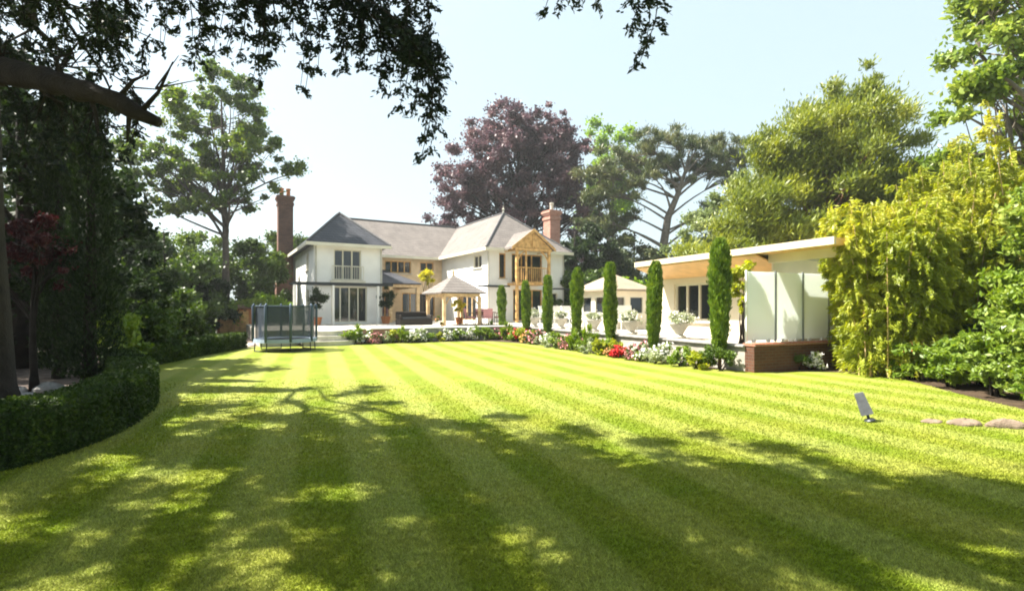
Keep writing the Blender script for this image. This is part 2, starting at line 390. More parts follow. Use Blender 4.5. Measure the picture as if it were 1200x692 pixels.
TZ = .62                                    # terrace level

# ------------------------------------------------------------------ ground, lawn, beds, terrace
def sheet(name, poly, z, mat, label=None, cat=None):
    m = MB(); m.add([(x, y, z) for x, y in poly], [tuple(range(len(poly)))]); o = m.build(name, mat); tag(o, kind='structure'); return o
g = MB(); S = 600
g.add([(-S,-S,0),(S,-S,0),(S,S,0),(-S,S,0)], [(0,1,2,3)]).build('ground', 'ground', kind='structure')
hedge_line = [(-7.3,1.2),(-6.0,3.0),(-5.2,4.35),(-4.83,5.2),(-4.85,6.1),(-5.25,7.3),(-5.95,8.6),(-7.0,10.0),(-8.4,11.5),(-9.25,12.6),(-9.75,13.9),(-10.05,16.0),(-10.25,18.0),(-10.5,20.4)]
lawn_right = [Hw(10.9,21.8)[:2], (-.2,23.4), (1.55,21.3), (2.75,19.2), (3.95,15.9), (5.0,13.6), (5.9,12.55), (7.6,12.7), (8.7,12.3), (8.6,10.9), (8.2,9.4), (7.9,7.6), (8.0,5.5), (8.5,3), (9,-8)]
lawn_poly = [(-9,-8)]+hedge_line+[(-10.4,22.0)]+[Hw(3.2,22.1)[:2], Hw(6,22.3)[:2]]+lawn_right
def smooth_poly(p, it=2):
    for _ in range(it):
        q = []
        for i in range(len(p)):
            a, b = np.array(p[i]), np.array(p[(i+1)%len(p)]); q += [tuple(a*.75+b*.25), tuple(a*.25+b*.75)]
        p = q
    return p
lawn_s = smooth_poly(lawn_poly)
sheet('lawn', lawn_s, .012, 'lawn')
sheet('border_soil', [Hw(1.5,22.9)[:2], Hw(11.3,22.95)[:2], Pw(-.05,14.5)[:2], Pw(-.05,-.1)[:2], (9.6,14.2), (30,14), (30,-8), (5,-8), (5,10), (-4,20), Hw(1.5,20)[:2]], .006, 'soil')
sheet('woodland_floor', [(-4,-9), (-4.5,10), (-9,21.5), (-9,24.5), (-22,40), (-60,40), (-60,-9)], .004, 'mulch')
sheet('gravel_path', [(-10.9,21.2),(-11.3,22.8),(-14.5,24.5),(-19.5,22.6),(-20,21.2),(-15,22.2),(-12,20.2)], .010, 'gravel')

terr = [Pw(0,0)[:2], Pw(14,0)[:2], Hw(45,30)[:2], Hw(45,52)[:2], Hw(1.5,52)[:2], Hw(1.5,23)[:2]]
# where the two retaining walls meet
vJ = 23; tJ = (vJ-(-.5*CX+.866*CY))/(-.5*bd[0]+.866*bd[1]); J = (CX+bd[0]*tJ, CY+bd[1]*tJ)
terr.append(J)
MB().prism(terr, -.1, TZ).build('terrace', 'paving', kind='structure')

def wall_run(name, p, q, z0, z1, th, mat, cmat, label, cat='wall', cop=.05, group=None, out=.05):
    p = np.array(p); q = np.array(q); d = q-p; Lg = np.linalg.norm(d); root = empty(name, (p[0], p[1], 0), math.atan2(d[1], d[0]), label=label, cat=cat, group=group)
    MB().box(0, Lg, -th, -.003, z0, z1).build('masonry', mat, root)
    MB().rbox(-.02, Lg+.02, -th-out, .06, z1+.001, z1+cop, .012).build('coping', cmat, root)
    return root
# terrace retaining walls (outer face on the right hand of p->q)
wall_run('retaining_wall', Hw(1.5,23)[:2], Hw(3.2,23)[:2], 0, TZ, .2, 'pale_stone', 'pale_stone', 'short pale stone retaining wall at the left end of the terrace, behind the trampoline')
wall_run('retaining_wall', Hw(5.0,23)[:2], Hw(7.3,23)[:2], 0, TZ, .2, 'pink_brick', 'pale_stone', 'pink brick retaining wall below the white door bay of the house')
wall_run('retaining_wall', Hw(7.32,23)[:2], J, 0, TZ, .2, 'grey_stone', 'white_paint', 'grey retaining wall with bright white coping in front of the timber pavilion')
wall_run('retaining_wall', J, Pw(0,.0)[:2], 0, TZ, .2, 'stone', 'grey_stone', 'long low pale retaining wall behind the row of cypresses', out=.08)
wall_run('brick_wall', Pw(-.2,0)[:2], Pw(6.5,0)[:2], 0, TZ+.03, .28, 'dark_brick', 'brick', 'dark brick retaining wall under the frosted glass screen', out=.05, cop=.06)
# round steps at the left end of the terrace
st = empty('garden_steps', Hw(4.1,23), A30, label='curved pale stone steps between lawn and terrace, right of the trampoline', cat='steps')
for i, (r, z0, z1) in enumerate([(1.25,0,.2),(.95,.2,.4),(.65,.4,.6)]):
    pts = [(r*cos(a), -r*sin(a)*.8) for a in np.linspace(0, pi, 18)]
    MB().prism(pts[::-1], z0, z1).build('step', 'pale_stone', st)

# ------------------------------------------------------------------ grass blades near the camera
def inside(P, poly):
    x, y = P[:,0], P[:,1]; c = np.zeros(len(P), bool); n = len(poly); j = n-1
    for i in range(n):
        xi, yi = poly[i]; xj, yj = poly[j]
        hit = ((yi > y) != (yj > y)) & (x < (xj-xi)*(y-yi)/(yj-yi+1e-12)+xi); c ^= hit; j = i
    return c
n = 620000
Y = 2.4*(12/2.4)**(rng.random(n)**.85); X = rng.uniform(-1.08, 1.08, n)*Y
P = np.stack([X, Y, np.full(n, .012)], 1); P = P[inside(P, lawn_s)]; P = P[rng.random(len(P)) < np.clip((11.5-P[:,1])/8.5, 0, 1)*.8]; n = len(P)
hgt = rng.uniform(.008, .02, n)*(1+.05*P[:,1]); ang = rng.uniform(0, 2*pi, n); w = .0022+.0007*P[:,1]
s = P[:,0]*.934+P[:,1]*.357; side = np.sign(np.cos((s-.55)*2*pi/.98))
lean = np.stack([-.357*side, .934*side], 1)*.2*hgt[:,None]+rng.normal(size=(n,2))*.5*hgt[:,None]
dx = np.cos(ang)*w; dy = np.sin(ang)*w; z = P[:,2]
V = np.stack([np.stack([P[:,0]-dx, P[:,1]-dy, z], 1), np.stack([P[:,0]+dx, P[:,1]+dy, z], 1), np.stack([P[:,0]+lean[:,0], P[:,1]+lean[:,1], z+hgt], 1)], 1)
quads_obj('mown_grass', V, 'lawn_blade', label='short mown grass of the near lawn', cat='grass', kind='stuff')

# ------------------------------------------------------------------ house
HO = (13, 34, TZ)
house = empty('house', Hw(HO[0], HO[1], TZ), A30, label='large white two storey house with hipped roofs and two brick chimneys beyond the lawn', cat='house')
def HM(): return MB(HO)
ZE = 5.4
def wall_open(m, axis, c, th, a0, a1, z0, z1, ops):
    """axis 'v': wall plane at v=c running along u; axis 'u': plane at u=c running along v. ops: (a0,a1,z0,z1)"""
    xs = sorted({a0, a1, *[o[0] for o in ops], *[o[1] for o in ops]}); zs = sorted({z0, z1, *[o[2] for o in ops], *[o[3] for o in ops]})
    for i in range(len(xs)-1):
        run = None
        for k in range(len(zs)-1):
            mx, mz = (xs[i]+xs[i+1])/2, (zs[k]+zs[k+1])/2
            op = any(o[0] < mx < o[1] and o[2] < mz < o[3] for o in ops)
            if not op:
                if run is None: run = [zs[k], zs[k+1]]
                else: run[1] = zs[k+1]
            if (op or k == len(zs)-2) and run is not None:
                if axis == 'v': m.box(xs[i], xs[i+1], c, c+th, run[0], run[1])
                else: m.box(c, c+th, xs[i], xs[i+1], run[0], run[1])
                run = None
def window(root, mbf, axis, c, a0, a1, z0, z1, nx=2, nz=1, frame='cream_paint', kind='window', depth=.12, sill=True, glass='window_glass', fw=.07, label=None):
    """a window or glazed door: pane (the part) with frame and sill under it"""
    def bx(m, p0, p1, q0, q1, r0, r1):
        if axis == 'v': m.box(p0, p1, q0, q1, r0, r1)
        else: m.box(q0, q1, p0, p1, r0, r1)
    g = mbf(); bx(g, a0+.02, a1-.02, c+depth+.02, c+depth+.04, z0+.02, z1-.02)
    w = g.build(kind, glass, root)
    if label: w['label'] = label
    f = mbf()
    bx(f, a0, a0+fw, c+depth-.05, c+depth+.018, z0, z1); bx(f, a1-fw, a1, c+depth-.05, c+depth+.018, z0, z1)
    bx(f, a0+fw, a1-fw, c+depth-.05, c+depth+.017, z1-fw, z1); bx(f, a0+fw, a1-fw, c+depth-.05, c+depth+.017, z0, z0+fw)
    for i in range(1, nx):
        x = a0+(a1-a0)*i/nx; bx(f, x-fw*.55, x+fw*.55, c+depth-.045, c+depth+.015, z0+fw, z1-fw)
    for i in range(1, nz):
        zz = z0+(z1-z0)*i/nz; bx(f, a0+fw, a1-fw, c+depth-.03, c+depth+.010, zz-.02, zz+.02)
    f.build('frame', frame, w)
    if sill:
        sm = mbf(); bx(sm, a0-.08, a1+.08, c-.08, c+depth-.052, z0-.07, z0-.003); sm.build('sill', 'pale_stone', w)
    return w
# walls
m = HM()
LWo = [(5.93,8.04,TZ+.08,2.85),(6.07,7.68,3.25,5.08)]
wall_open(m, 'v', 31.8, .3, 4.95, 8.98, TZ, ZE, LWo)
LWl = [(33.6,35.0,1.4,2.7),(33.8,34.9,3.9,5.0)]
wall_open(m, 'u', 4.95, .3, 32.1, 45, TZ, ZE, LWl)
m.box(8.68, 8.98, 32.1, 37.2, TZ, ZE)
m.box(5.25, 20.8, 44.7, 45, TZ, ZE)
RWl = [(30.35,31.65,4.25,5.1),(31.2,34.4,TZ+.08,2.7)]
wall_open(m, 'u', 15.2, .3, 29.6, 37.2, TZ, ZE, RWl)
RWf = [(15.95,16.45,3.5,5.15),(17.0,19.3,TZ+.08,2.8),(16.9,19.3,3.25,5.15),(19.9,20.6,1.4,2.6)]
wall_open(m, 'v', 29.3, .3, 15.2, 21.1, TZ, ZE, RWf)
m.box(20.8, 21.1, 29.6, 45, TZ, ZE)
m.build('white_wall', 'white_render', house)
m = HM()
MF = [(10.7,12.7,4.15,5.05),(13.4,14.5,4.35,5.05),(9.6,11.3,TZ+.05,2.7),(12.0,14.6,.9,2.7)]
wall_open(m, 'v', 37.2, .3, 8.98, 15.19, TZ, ZE, MF)
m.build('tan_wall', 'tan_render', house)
HM().box(5.4, 20.6, 44.0, 44.3, TZ, 5.3).build('inner_wall', 'cream_render', house)
# windows and doors
window(house, HM, 'v', 31.8, *LWo[0], nx=4, nz=1, kind='door', sill=False)
window(house, HM, 'v', 31.8, *LWo[1], nx=3, nz=1)
for o in LWl: window(house, HM, 'u', 4.95, *o)
window(house, HM, 'u', 15.2, *RWl[0], nx=2)
window(house, HM, 'u', 15.2, *RWl[1], nx=4, kind='door', sill=False, frame='pale_oak')
window(house, HM, 'v', 29.3, *RWf[0], nx=1, frame='oak')
window(house, HM, 'v', 29.3, *RWf[1], nx=3, kind='door', sill=False, frame='oak')
window(house, HM, 'v', 29.3, *RWf[2], nx=3, kind='door', sill=False, frame='oak')
window(house, HM, 'v', 29.3, *RWf[3], nx=1)
window(house, HM, 'v', 37.2, *MF[0], nx=4, nz=1, frame='oak')
window(house, HM, 'v', 37.2, *MF[1], nx=2, frame='oak')
window(house, HM, 'v', 37.2, *MF[2], nx=3, kind='door', sill=False, frame='oak')
window(house, HM, 'v', 37.2, *MF[3], nx=4, frame='oak')
# roofs
def roof(m, e0, e1, f0, f1, ze, ridge):
    """hipped: eaves rectangle u e0..e1, v f0..f1 at ze; ridge two points"""
    a, b = ridge
    m.add([(e0,f0,ze),(e1,f0,ze),(e1,f1,ze),(e0,f1,ze),a,b,(e0,f0,ze-.09),(e1,f0,ze-.09),(e1,f1,ze-.09),(e0,f1,ze-.09)],
          [(0,1,4),(1,2,5,4),(2,3,5),(3,0,4,5),(9,8,7,6),(0,6,7,1),(1,7,8,2),(2,8,9,3),(3,9,6,0)] if abs(a[0]-b[0]) < .01 else
          [(0,1,5,4),(1,2,5),(2,3,4,5),(3,0,4),(9,8,7,6),(0,6,7,1),(1,7,8,2),(2,8,9,3),(3,9,6,0)])
r1 = HM(); roof(r1, 4.5, 21.3, 36.75, 45.4, ZE+.02, ((8.5,41.05,8.52),(17.9,41.05,8.52))); r1.build('roof', 'roof_tile', house)
r2 = HM(); roof(r2, 14.75, 21.55, 28.85, 45.38, ZE+.03, ((18.15,32.7,8.46),(18.15,41.2,8.46))); r2.build('roof', 'roof_tile', house)
r3 = HM(); roof(r3, 4.5, 9.4, 31.35, 43.0, ZE+.01, ((6.95,34.6,7.75),(6.95,39.6,7.75))); r3.build('roof', 'dark_slate', house, label='dark slate hipped roof')
# ridge tiles and finial
for a, b in [((8.5,41.05,8.55),(17.9,41.05,8.55)), ((18.15,32.7,8.49),(18.15,41,8.49)), ((18.15,32.7,8.49),(14.78,28.88,ZE+.06)), ((18.15,32.7,8.49),(21.5,28.88,ZE+.06)), ((6.95,34.6,7.78),(4.53,31.38,ZE+.05)), ((6.95,34.6,7.78),(9.37,31.38,ZE+.05))]:
    HM().tube([a, b], .07, 8).build('ridge_tiles', 'lead', house)
HM().lathe([(.07,0),(.05,.15),(.11,.25),(.03,.35),(.015,.55)], (18.15,32.7,8.5), 10).build('finial', 'pale_stone', house)
# gutters and fascias
m = HM()
m.box(4.45, 9.45, 31.29, 31.345, ZE-.19, ZE-.0); m.box(4.44, 4.495, 31.35, 45.4, ZE-.19, ZE)
m.box(14.69, 14.745, 28.85, 36.7, ZE-.17, ZE+.02); m.box(14.69, 21.6, 28.79, 28.845, ZE-.17, ZE+.02); m.box(9.42, 14.74, 36.69, 36.745, ZE-.18, ZE+.01)
m.box(4.5, 9.4, 31.35, 31.79, ZE-.14, ZE-.085); m.box(14.75, 21.5, 28.85, 29.29, ZE-.12, ZE-.065); m.box(14.75, 15.19, 29.3, 36.7, ZE-.12, ZE-.065)
m.build('fascia', 'cream_paint', house)
for (u, v) in [(5.05,31.72),(8.9,31.72),(15.12,29.22),(21.0,29.2)]: HM().tube([(u,v,TZ),(u,v,ZE-.2)], .045, 8).build('downpipe', 'pale_stone', house)
# juliet balcony
def railing(root, mbf, a0, a1, c, z0, z1, mat='dark_metal', n=12, name='balcony_railing'):
    m = mbf(); m.box(a0, a1, c-.03, c+.03, z1-.05, z1); m.box(a0, a1, c-.02, c+.02, z0, z0+.04)
    for i in range(n+1):
        x = a0+(a1-a0)*i/n; m.box(x-.012, x+.012, c-.012, c+.012, z0+.04, z1-.05)
    return m.build(name, mat, root)
railing(house, HM, 5.95, 7.8, 31.68, 3.25, 4.1, 'cream_paint', 14)
HM().box(5.85, 7.9, 31.55, 31.795, 3.1, 3.22).build('balcony_floor', 'cream_paint', house)
# veranda canopy along the left wing
m = HM(); m.box(3.6, 9.2, 30.2, 30.32, 2.86, 3.02); m.box(3.6, 9.2, 31.70, 31.79, 2.9, 3.02)
for i in range(11): m.box(3.62+i*.55, 3.68+i*.55, 30.33, 31.69, 2.92, 3.0)
m.build('canopy', 'dark_metal', house)
for u in (3.7, 5.75, 8.3): HM().rbox(u-.06, u+.06, 30.2, 30.32, TZ, 2.859, .01).build('post', 'white_paint', house)
# lean-to porch beside the left wing
m = HM()
m.add([(8.99,32.7,3.2),(11.9,32.7,3.2),(11.9,37.19,3.2),(8.99,37.19,3.2),(8.99,37.19,4.35),(10.7,37.19,4.35),
       (8.99,32.7,3.12),(11.9,32.7,3.12),(11.9,37.19,3.12),(8.99,37.19,3.12)],
      [(0,1,5,4),(1,2,5),(0,4,3),(2,3,4,5),(9,8,7,6),(0,6,7,1),(1,7,8,2),(2,8,9,3),(3,9,6,0)])
m.build('porch_roof', 'dark_slate', house)
m = HM(); m.box(9.0, 11.85, 32.85, 33.0, 2.92, 3.115); m.box(11.65, 11.8, 33.0, 37.18, 2.92, 3.115); m.build('porch_beam', 'pale_oak', house)
for u in (9.15, 9.85, 11.7): HM().rbox(u-.11, u+.11, 32.82, 33.02, TZ, 2.919, .015).build('porch_post', 'pale_oak', house)
# timber portico on the right wing
pt = HM()
for (a, b) in ((16.15,16.35),(18.95,19.15)):
    pass
uc = 17.68
m = HM()   # gable roof of the portico
for s_ in (-1, 1):
    m.add([(uc, 27.75, 6.62),(uc+s_*1.62, 27.75, 5.42),(uc+s_*1.62, 31.6, 5.42),(uc, 31.6, 6.62),
           (uc, 27.75, 6.5),(uc+s_*1.62, 27.75, 5.30),(uc+s_*1.62, 31.6, 5.30),(uc, 31.6, 6.5)],
          [(0,1,2,3),(7,6,5,4),(0,4,5,1),(1,5,6,2),(2,6,7,3)])
m.build('portico_roof', 'roof_tile', house)
m = HM()   # gable timbers
m.add([(uc,27.85,6.48),(uc-1.38,27.85,5.42),(uc+1.38,27.85,5.42),(uc,27.95,6.48),(uc-1.38,27.95,5.42),(uc+1.38,27.95,5.42)],[(0,1,2),(5,4,3),(0,3,4,1),(1,4,5,2),(2,5,3,0)])
m.box(uc-1.4, uc+1.4, 27.80, 27.96, 5.22, 5.40)
m.box(uc-.08, uc+.08, 27.80, 27.849, 5.41, 6.3)
m.box(uc-1.35, uc-1.2, 27.97, 29.29, 5.22, 5.38); m.box(uc+1.2, uc+1.35, 27.97, 29.29, 5.22, 5.38)
for s_ in (-1, 1):
    m.add([(uc, 27.72, 6.66),(uc+s_*1.66, 27.72, 5.43),(uc+s_*1.66, 27.72, 5.24),(uc, 27.72, 6.46),(uc, 27.745, 6.66),(uc+s_*1.66, 27.745, 5.43),(uc+s_*1.66, 27.745, 5.24),(uc, 27.745, 6.46)],
          [(0,1,2,3),(7,6,5,4),(0,4,5,1),(1,5,6,2),(2,6,7,3)])
m.build('portico_gable', 'oak', house)
for u in (uc-1.22, uc-.55, uc+1.22): 
    p_ = HM(); p_.rbox(u-.085, u+.085, 27.8, 27.97, TZ, 5.219, .012) if abs(u-uc) > 1 else p_.rbox(u-.05, u+.05, 27.82, 27.93, 3.2, 5.219, .01)
    p_.build('portico_post', 'oak', house)
HM().box(uc-1.12, uc+1.12, 27.83, 29.29, 3.05, 3.19).build('balcony_floor', 'oak', house)
m = HM(); m.box(uc-1.13, uc+1.13, 27.86, 27.92, 4.12, 4.18); m.box(uc-1.13, uc+1.13, 27.86, 27.92, 3.22, 3.26)
for i in range(15): x = uc-1.05+i*.15; m.box(x-.015, x+.015, 27.875, 27.905, 3.26, 4.12)
m.build('balcony_railing', 'oak', house)
for s_ in (-1, 1):   # curved braces
    HM().tube([(uc+s_*1.14,27.88,4.6),(uc+s_*.95,27.88,4.95),(uc+s_*.6,27.88,5.2)], .045, 6).build('portico_brace', 'oak', house)
# trellis shelf on the right wing
m = HM(); m.box(14.4, 16.2, 28.3, 28.4, 2.9, 3.0); m.box(14.4, 16.2, 29.19, 29.29, 2.9, 3.0)
for i in range(6): m.box(14.45+i*.32, 14.52+i*.32, 28.41, 29.18, 2.93, 2.99)
m.build('trellis', 'dark_metal', house); m = HM(); m.box(19.6,21.4,28.3,28.4,2.8,2.9); m.box(19.7,19.78,28.41,29.29,2.8,2.88); m.box(21.2,21.28,28.41,29.29,2.8,2.88)
m.build('trellis', 'dark_metal', house)
# chimneys
def chimney(u0, u1, v0, v1, zt, mat, npots, potmat):
    m = HM(); m.box(u0-.12, u1+.12, v0-.12, v1+.12, TZ, 3.3); m.add([(u0-.12,v0-.12,3.3),(u1+.12,v0-.12,3.3),(u1+.12,v1+.12,3.3),(u0-.12,v1+.12,3.3),(u0,v0,3.8),(u1,v0,3.8),(u1,v1,3.8),(u0,v1,3.8)],[(0,1,5,4),(1,2,6,5),(2,3,7,6),(3,0,4,7)])
    m.box(u0, u1, v0, v1, 3.8, zt-.7); m.box(u0-.06, u1+.06, v0-.06, v1+.06, zt-.7, zt-.5); m.box(u0, u1, v0, v1, zt-.5, zt-.35)
    m.box(u0-.07, u1+.07, v0-.07, v1+.07, zt-.35, zt-.22); m.box(u0-.13, u1+.13, v0-.13, v1+.13, zt-.22, zt-.06); m.box(u0-.05, u1+.05, v0-.05, v1+.05, zt-.06, zt)
    c = m.build('chimney', mat, house)
    for i in range(npots):
        u = (u0+u1)/2+(i-(npots-1)/2)*.45
        HM().lathe([(.17,0),(.14,.1),(.13,.45),(.17,.5),(.17,.58),(.12,.6)], (u,(v0+v1)/2,zt), 12).build('chimney_pot', potmat, c)
    return c
chimney(3.85, 4.85, 40.3, 41.2, 9.7, 'old_brick', 2, 'terracotta')
chimney(21.12, 22.0, 31.0, 31.9, 8.75, 'pink_brick', 1, 'pale_stone')

# ------------------------------------------------------------------ timber pavilion on the terrace
PO = (10.2, 25.4, TZ)
N0 = Hw(0,0)
pn = (-3.62, 27.3); pu = pn[0]*ur[0]+pn[1]*ur[1]; pv = pn[0]*vd[0]+pn[1]*vd[1]
PO = (pu+1.05, pv+1.2, TZ)
pav = empty('garden_pavilion', Hw(*PO), A30, label='open timber pavilion with grey pyramid roof at the centre of the terrace', cat='pavilion')
def QM(): return MB((0,0,TZ))
hu, hv = 1.05, 1.2
m = QM(); e = .28; z0 = 2.42
m.add([(-hu-e,-hv-e,z0),(hu+e,-hv-e,z0),(hu+e,hv+e,z0),(-hu-e,hv+e,z0),(0,0,3.42),(-hu-e,-hv-e,z0-.07),(hu+e,-hv-e,z0-.07),(hu+e,hv+e,z0-.07),(-hu-e,hv+e,z0-.07)],
      [(0,1,4),(1,2,4),(2,3,4),(3,0,4),(8,7,6,5),(0,5,6,1),(1,6,7,2),(2,7,8,3),(3,8,5,0)])
m.build('roof', 'roof_tile', pav)
QM().lathe([(.08,0),(.05,.12),(.09,.2),(.02,.34)], (0,0,3.39), 8).build('finial', 'pale_oak', pav)
m = QM()
m.box(-hu,hu,-hv-.07,-hv+.07,2.2,2.345); m.box(-hu,hu,hv-.07,hv+.07,2.2,2.345); m.box(-hu-.06,-hu+.06,-hv+.071,hv-.071,2.2,2.345); m.box(hu-.06,hu+.06,-hv+.071,hv-.071,2.2,2.345)
m.build('beam', 'pale_oak', pav)
for a in (-1,1):
    for b in (-1,1):
        QM().rbox(a*hu-.08, a*hu+.08, b*hv-.08, b*hv+.08, TZ, 2.199, .012).build('post', 'pale_oak', pav)
for a in (-1,1):
    QM().tube([(a*(hu-.09),-hv,1.75),(a*(hu-.3),-hv,2.1),(a*(hu-.6),-hv,2.2)], .035, 6).build('brace', 'pale_oak', pav)
    QM().tube([(-hu,a*(hv-.09),1.75),(-hu,a*(hv-.3),2.1),(-hu,a*(hv-.6),2.2)], .035, 6).build('brace', 'pale_oak', pav)


# ------------------------------------------------------------------ pool house
ph = empty('pool_house', Pw(0,0,TZ), A23, label='low cream pool house with a broad sloping white roof edge, right of the cypresses', cat='building')
def GM(): return MB((0,0,TZ))
m = GM(); wo = [(3.35,5.1,1.15,2.42),(.9,1.75,TZ+.05,2.45)]
wall_open(m, 'u', 1.95, .25, .75, 5.75, TZ, 2.62, wo)
m.box(2.2, 7.2, .75, 1.0, TZ, 2.62); m.box(2.2, 7.2, 5.5, 5.75, TZ, 2.62); m.box(7.0, 7.2, 1.0, 5.5, TZ, 2.62)
m.build('wall', 'cream_render', ph)
window(ph, GM, 'u', 1.95, *wo[0], nx=3, nz=1, frame='cream_paint')
window(ph, GM, 'u', 1.95, *wo[1], nx=1, kind='door', sill=False, frame='dark_metal')
def slope(a, z0=3.02, k=.17): return z0-(a-.85)*k
m = GM(); b0, b1 = .60, 5.8
m.add([(.85,b0,3.04),(7.6,b0,2.66),(7.6,b1,2.66),(.85,b1,3.04),(.85,b0,3.2),(7.6,b0,2.82),(7.6,b1,2.82),(.85,b1,3.2)],
      [(4,5,6,7),(0,1,5,4),(1,2,6,5),(2,3,7,6),(3,0,4,7),(3,2,1,0)])
m.build('roof', 'pale_stone', ph)
m = GM(); m.box(.78,.848,-1.6,b1+.02,3.04,3.215); m.build('fascia', 'fascia_cream', ph)
m = GM(); m.add([(.852,b0,3.03),(1.95,b0,2.66),(7.5,b0,2.60),(7.5,b1,2.60),(1.95,b1,2.66),(.852,b1,3.03),(.852,b0,2.99),(1.95,b0,2.625),(7.5,b0,2.565),(7.5,b1,2.565),(1.95,b1,2.625),(.852,b1,2.99)],
    [(0,1,4,5),(1,2,3,4),(11,10,7,6),(10,9,8,7),(6,7,1,0),(7,8,2,1),(5,4,10,11),(4,3,9,10),(0,5,11,6),(2,8,9,3)])
m.build('soffit', 'soffit', ph)
m = GM(); m.add([(a_, b_, z_) for b_ in (.53,.594) for a_, z_ in ((1.425,2.35),(7.3,2.35),(7.3,2.66),(1.425,3.0))], [(3,2,1,0),(4,5,6,7),(0,1,5,4),(1,2,6,5),(2,3,7,6),(3,0,4,7)])
m.build('gable_panel', 'cream_render', ph)
GM().box(.851, 1.42, -1.6, .597, 3.03, 3.19).build('projecting_eave', 'soffit', ph)
GM().box(1.30, 1.42, -1.55, .597, 2.80, 3.028).build('eaves_beam', 'cream_render', ph)
GM().rbox(1.84,1.97,-.02+.3,.13+.3,TZ,2.398,.01).build('post','white_paint',ph)

# frosted glass screen on the brick wall
sc = empty('glass_screen', Pw(0,.14,TZ+.09), A23, label='frosted white glass screen of tall panels standing on the dark brick wall', cat='screen')
LS = 1.02
for i in range(6):
    m = MB(); m.rbox(.03+i*LS, LS*(i+1)-.03, -.008, .008, .05, 1.80, .004); m.build('glass_panel', 'frosted_glass', sc)
for i in range(7):
    m = MB(); m.rbox(i*LS-.022, i*LS+.022, -.03, .03, 0, 1.83, .006); m.build('post', 'white_paint' if i == 0 else 'steel', sc)
for i in range(6):
    for f in (.25,.75): MB().rbox(i*LS+LS*f-.05, i*LS+LS*f+.05, -.035, .035, 0, .075, .008).build('clamp', 'white_paint', sc)

# ------------------------------------------------------------------ summerhouse beyond the cypresses
sx, sy = 4.75, 24.2
sh = empty('summerhouse', (sx, sy, TZ), R(26), label='pale summerhouse with low pyramid roof between the third and second tallest cypress columns', cat='summerhouse')
def SM(): return MB((0,0,TZ))
h_ = 1.1
m = SM(); e = .28
m.add([(-h_-e,-h_-e,2.42),(h_+e,-h_-e,2.42),(h_+e,h_+e,2.42),(-h_-e,h_+e,2.42),(0,0,3.2),(-h_-e,-h_-e,2.34),(h_+e,-h_-e,2.34),(h_+e,h_+e,2.34),(-h_-e,h_+e,2.34)],
      [(0,1,4),(1,2,4),(2,3,4),(3,0,4),(8,7,6,5),(0,5,6,1),(1,6,7,2),(2,7,8,3),(3,8,5,0)])
m.build('roof', 'beige_roof', sh)
m = SM(); so_ = [(-.92,-.12,1.3,2.1),(.12,.92,1.3,2.1)]
wall_open(m, 'v', -h_, .1, -h_, h_, TZ, 2.339, so_); wall_open(m, 'u', -h_, .1, -h_+.1, h_, TZ, 2.339, so_)
m.box(h_-.1,h_,-h_+.1,h_,TZ,2.339); m.box(-h_+.1,h_-.1,h_-.1,h_,TZ,2.339)
m.build('wall', 'cream_render', sh)
for o in so_:
    window(sh, SM, 'v', -h_, *o, nx=1, depth=.05, fw=.05, sill=False); window(sh, SM, 'u', -h_, *o, nx=1, depth=.05, fw=.05, sill=False)

# ------------------------------------------------------------------ trampoline
tr = empty('trampoline', (-8.4, 19.0, 0), R(10), label='round trampoline with dark safety net and blue padded poles at the left of the lawn', cat='trampoline')
rt = 1.02; zt = .42; K = 8
MB().tube([(rt*cos(a), rt*sin(a), zt) for a in np.linspace(0, 2*pi, 33)], .03, 8, False).build('frame_ring', 'steel', tr, smooth=True)
MB().lathe([(rt-.2,zt-.01),(rt-.2,zt+.01)], (0,0,0), 32).build('jumping_mat', 'trampoline_mat', tr)
m = MB(); base = 0
for k in range(32):
    pass
vs = []; fs = []
for k in range(32):
    a = 2*pi*k/32
    for r_, z_ in ((rt-.2,zt+.02),(rt+.06,zt+.05),(rt+.08,zt-.08)): vs.append((r_*cos(a), r_*sin(a), z_))
for k in range(32):
    j = (k+1)%32; fs += [(3*k,3*k+1,3*j+1,3*j),(3*k+1,3*k+2,3*j+2,3*j+1)]
MB().add(vs, fs).build('spring_pad', 'pale_pad', tr)
for k in range(K):
    a = 2*pi*(k+.5)/K; c, s_ = cos(a), sin(a)
    if k % 2 == 0:
        a2 = a+2*pi/K
        MB().tube([(rt*c, rt*s_, zt-.03),(rt*1.02*c, rt*1.02*s_, .03),(rt*1.02*cos(a2), rt*1.02*sin(a2), .03),(rt*cos(a2), rt*sin(a2), zt-.03)], .022, 6).build('leg', 'dark_metal', tr)
    MB().tube([((rt+.06)*c,(rt+.06)*s_,zt-.05),((rt+.07)*c,(rt+.07)*s_,1.66),((rt+.02)*c,(rt+.02)*s_,1.73)], [.045,.045,.03], 8).build('pole', 'blue_foam', tr, smooth=True)
vs = []; fs = []
for k in range(K+1):
    a = 2*pi*(k+.5)/K
    for z_ in (zt+.04, 1.0, 1.63): vs.append(((rt-.0)*cos(a), (rt-.0)*sin(a), z_))
for k in range(K): fs += [(3*k,3*k+3,3*k+4,3*k+1),(3*k+1,3*k+4,3*k+5,3*k+2)]
MB().add(vs, fs).build('safety_net', 'net', tr)
MB().tube([((rt+.01)*cos(2*pi*(k+.5)/K),(rt+.01)*sin(2*pi*(k+.5)/K),1.65) for k in range(K+1)], .022, 6).build('top_rail', 'blue_foam', tr)

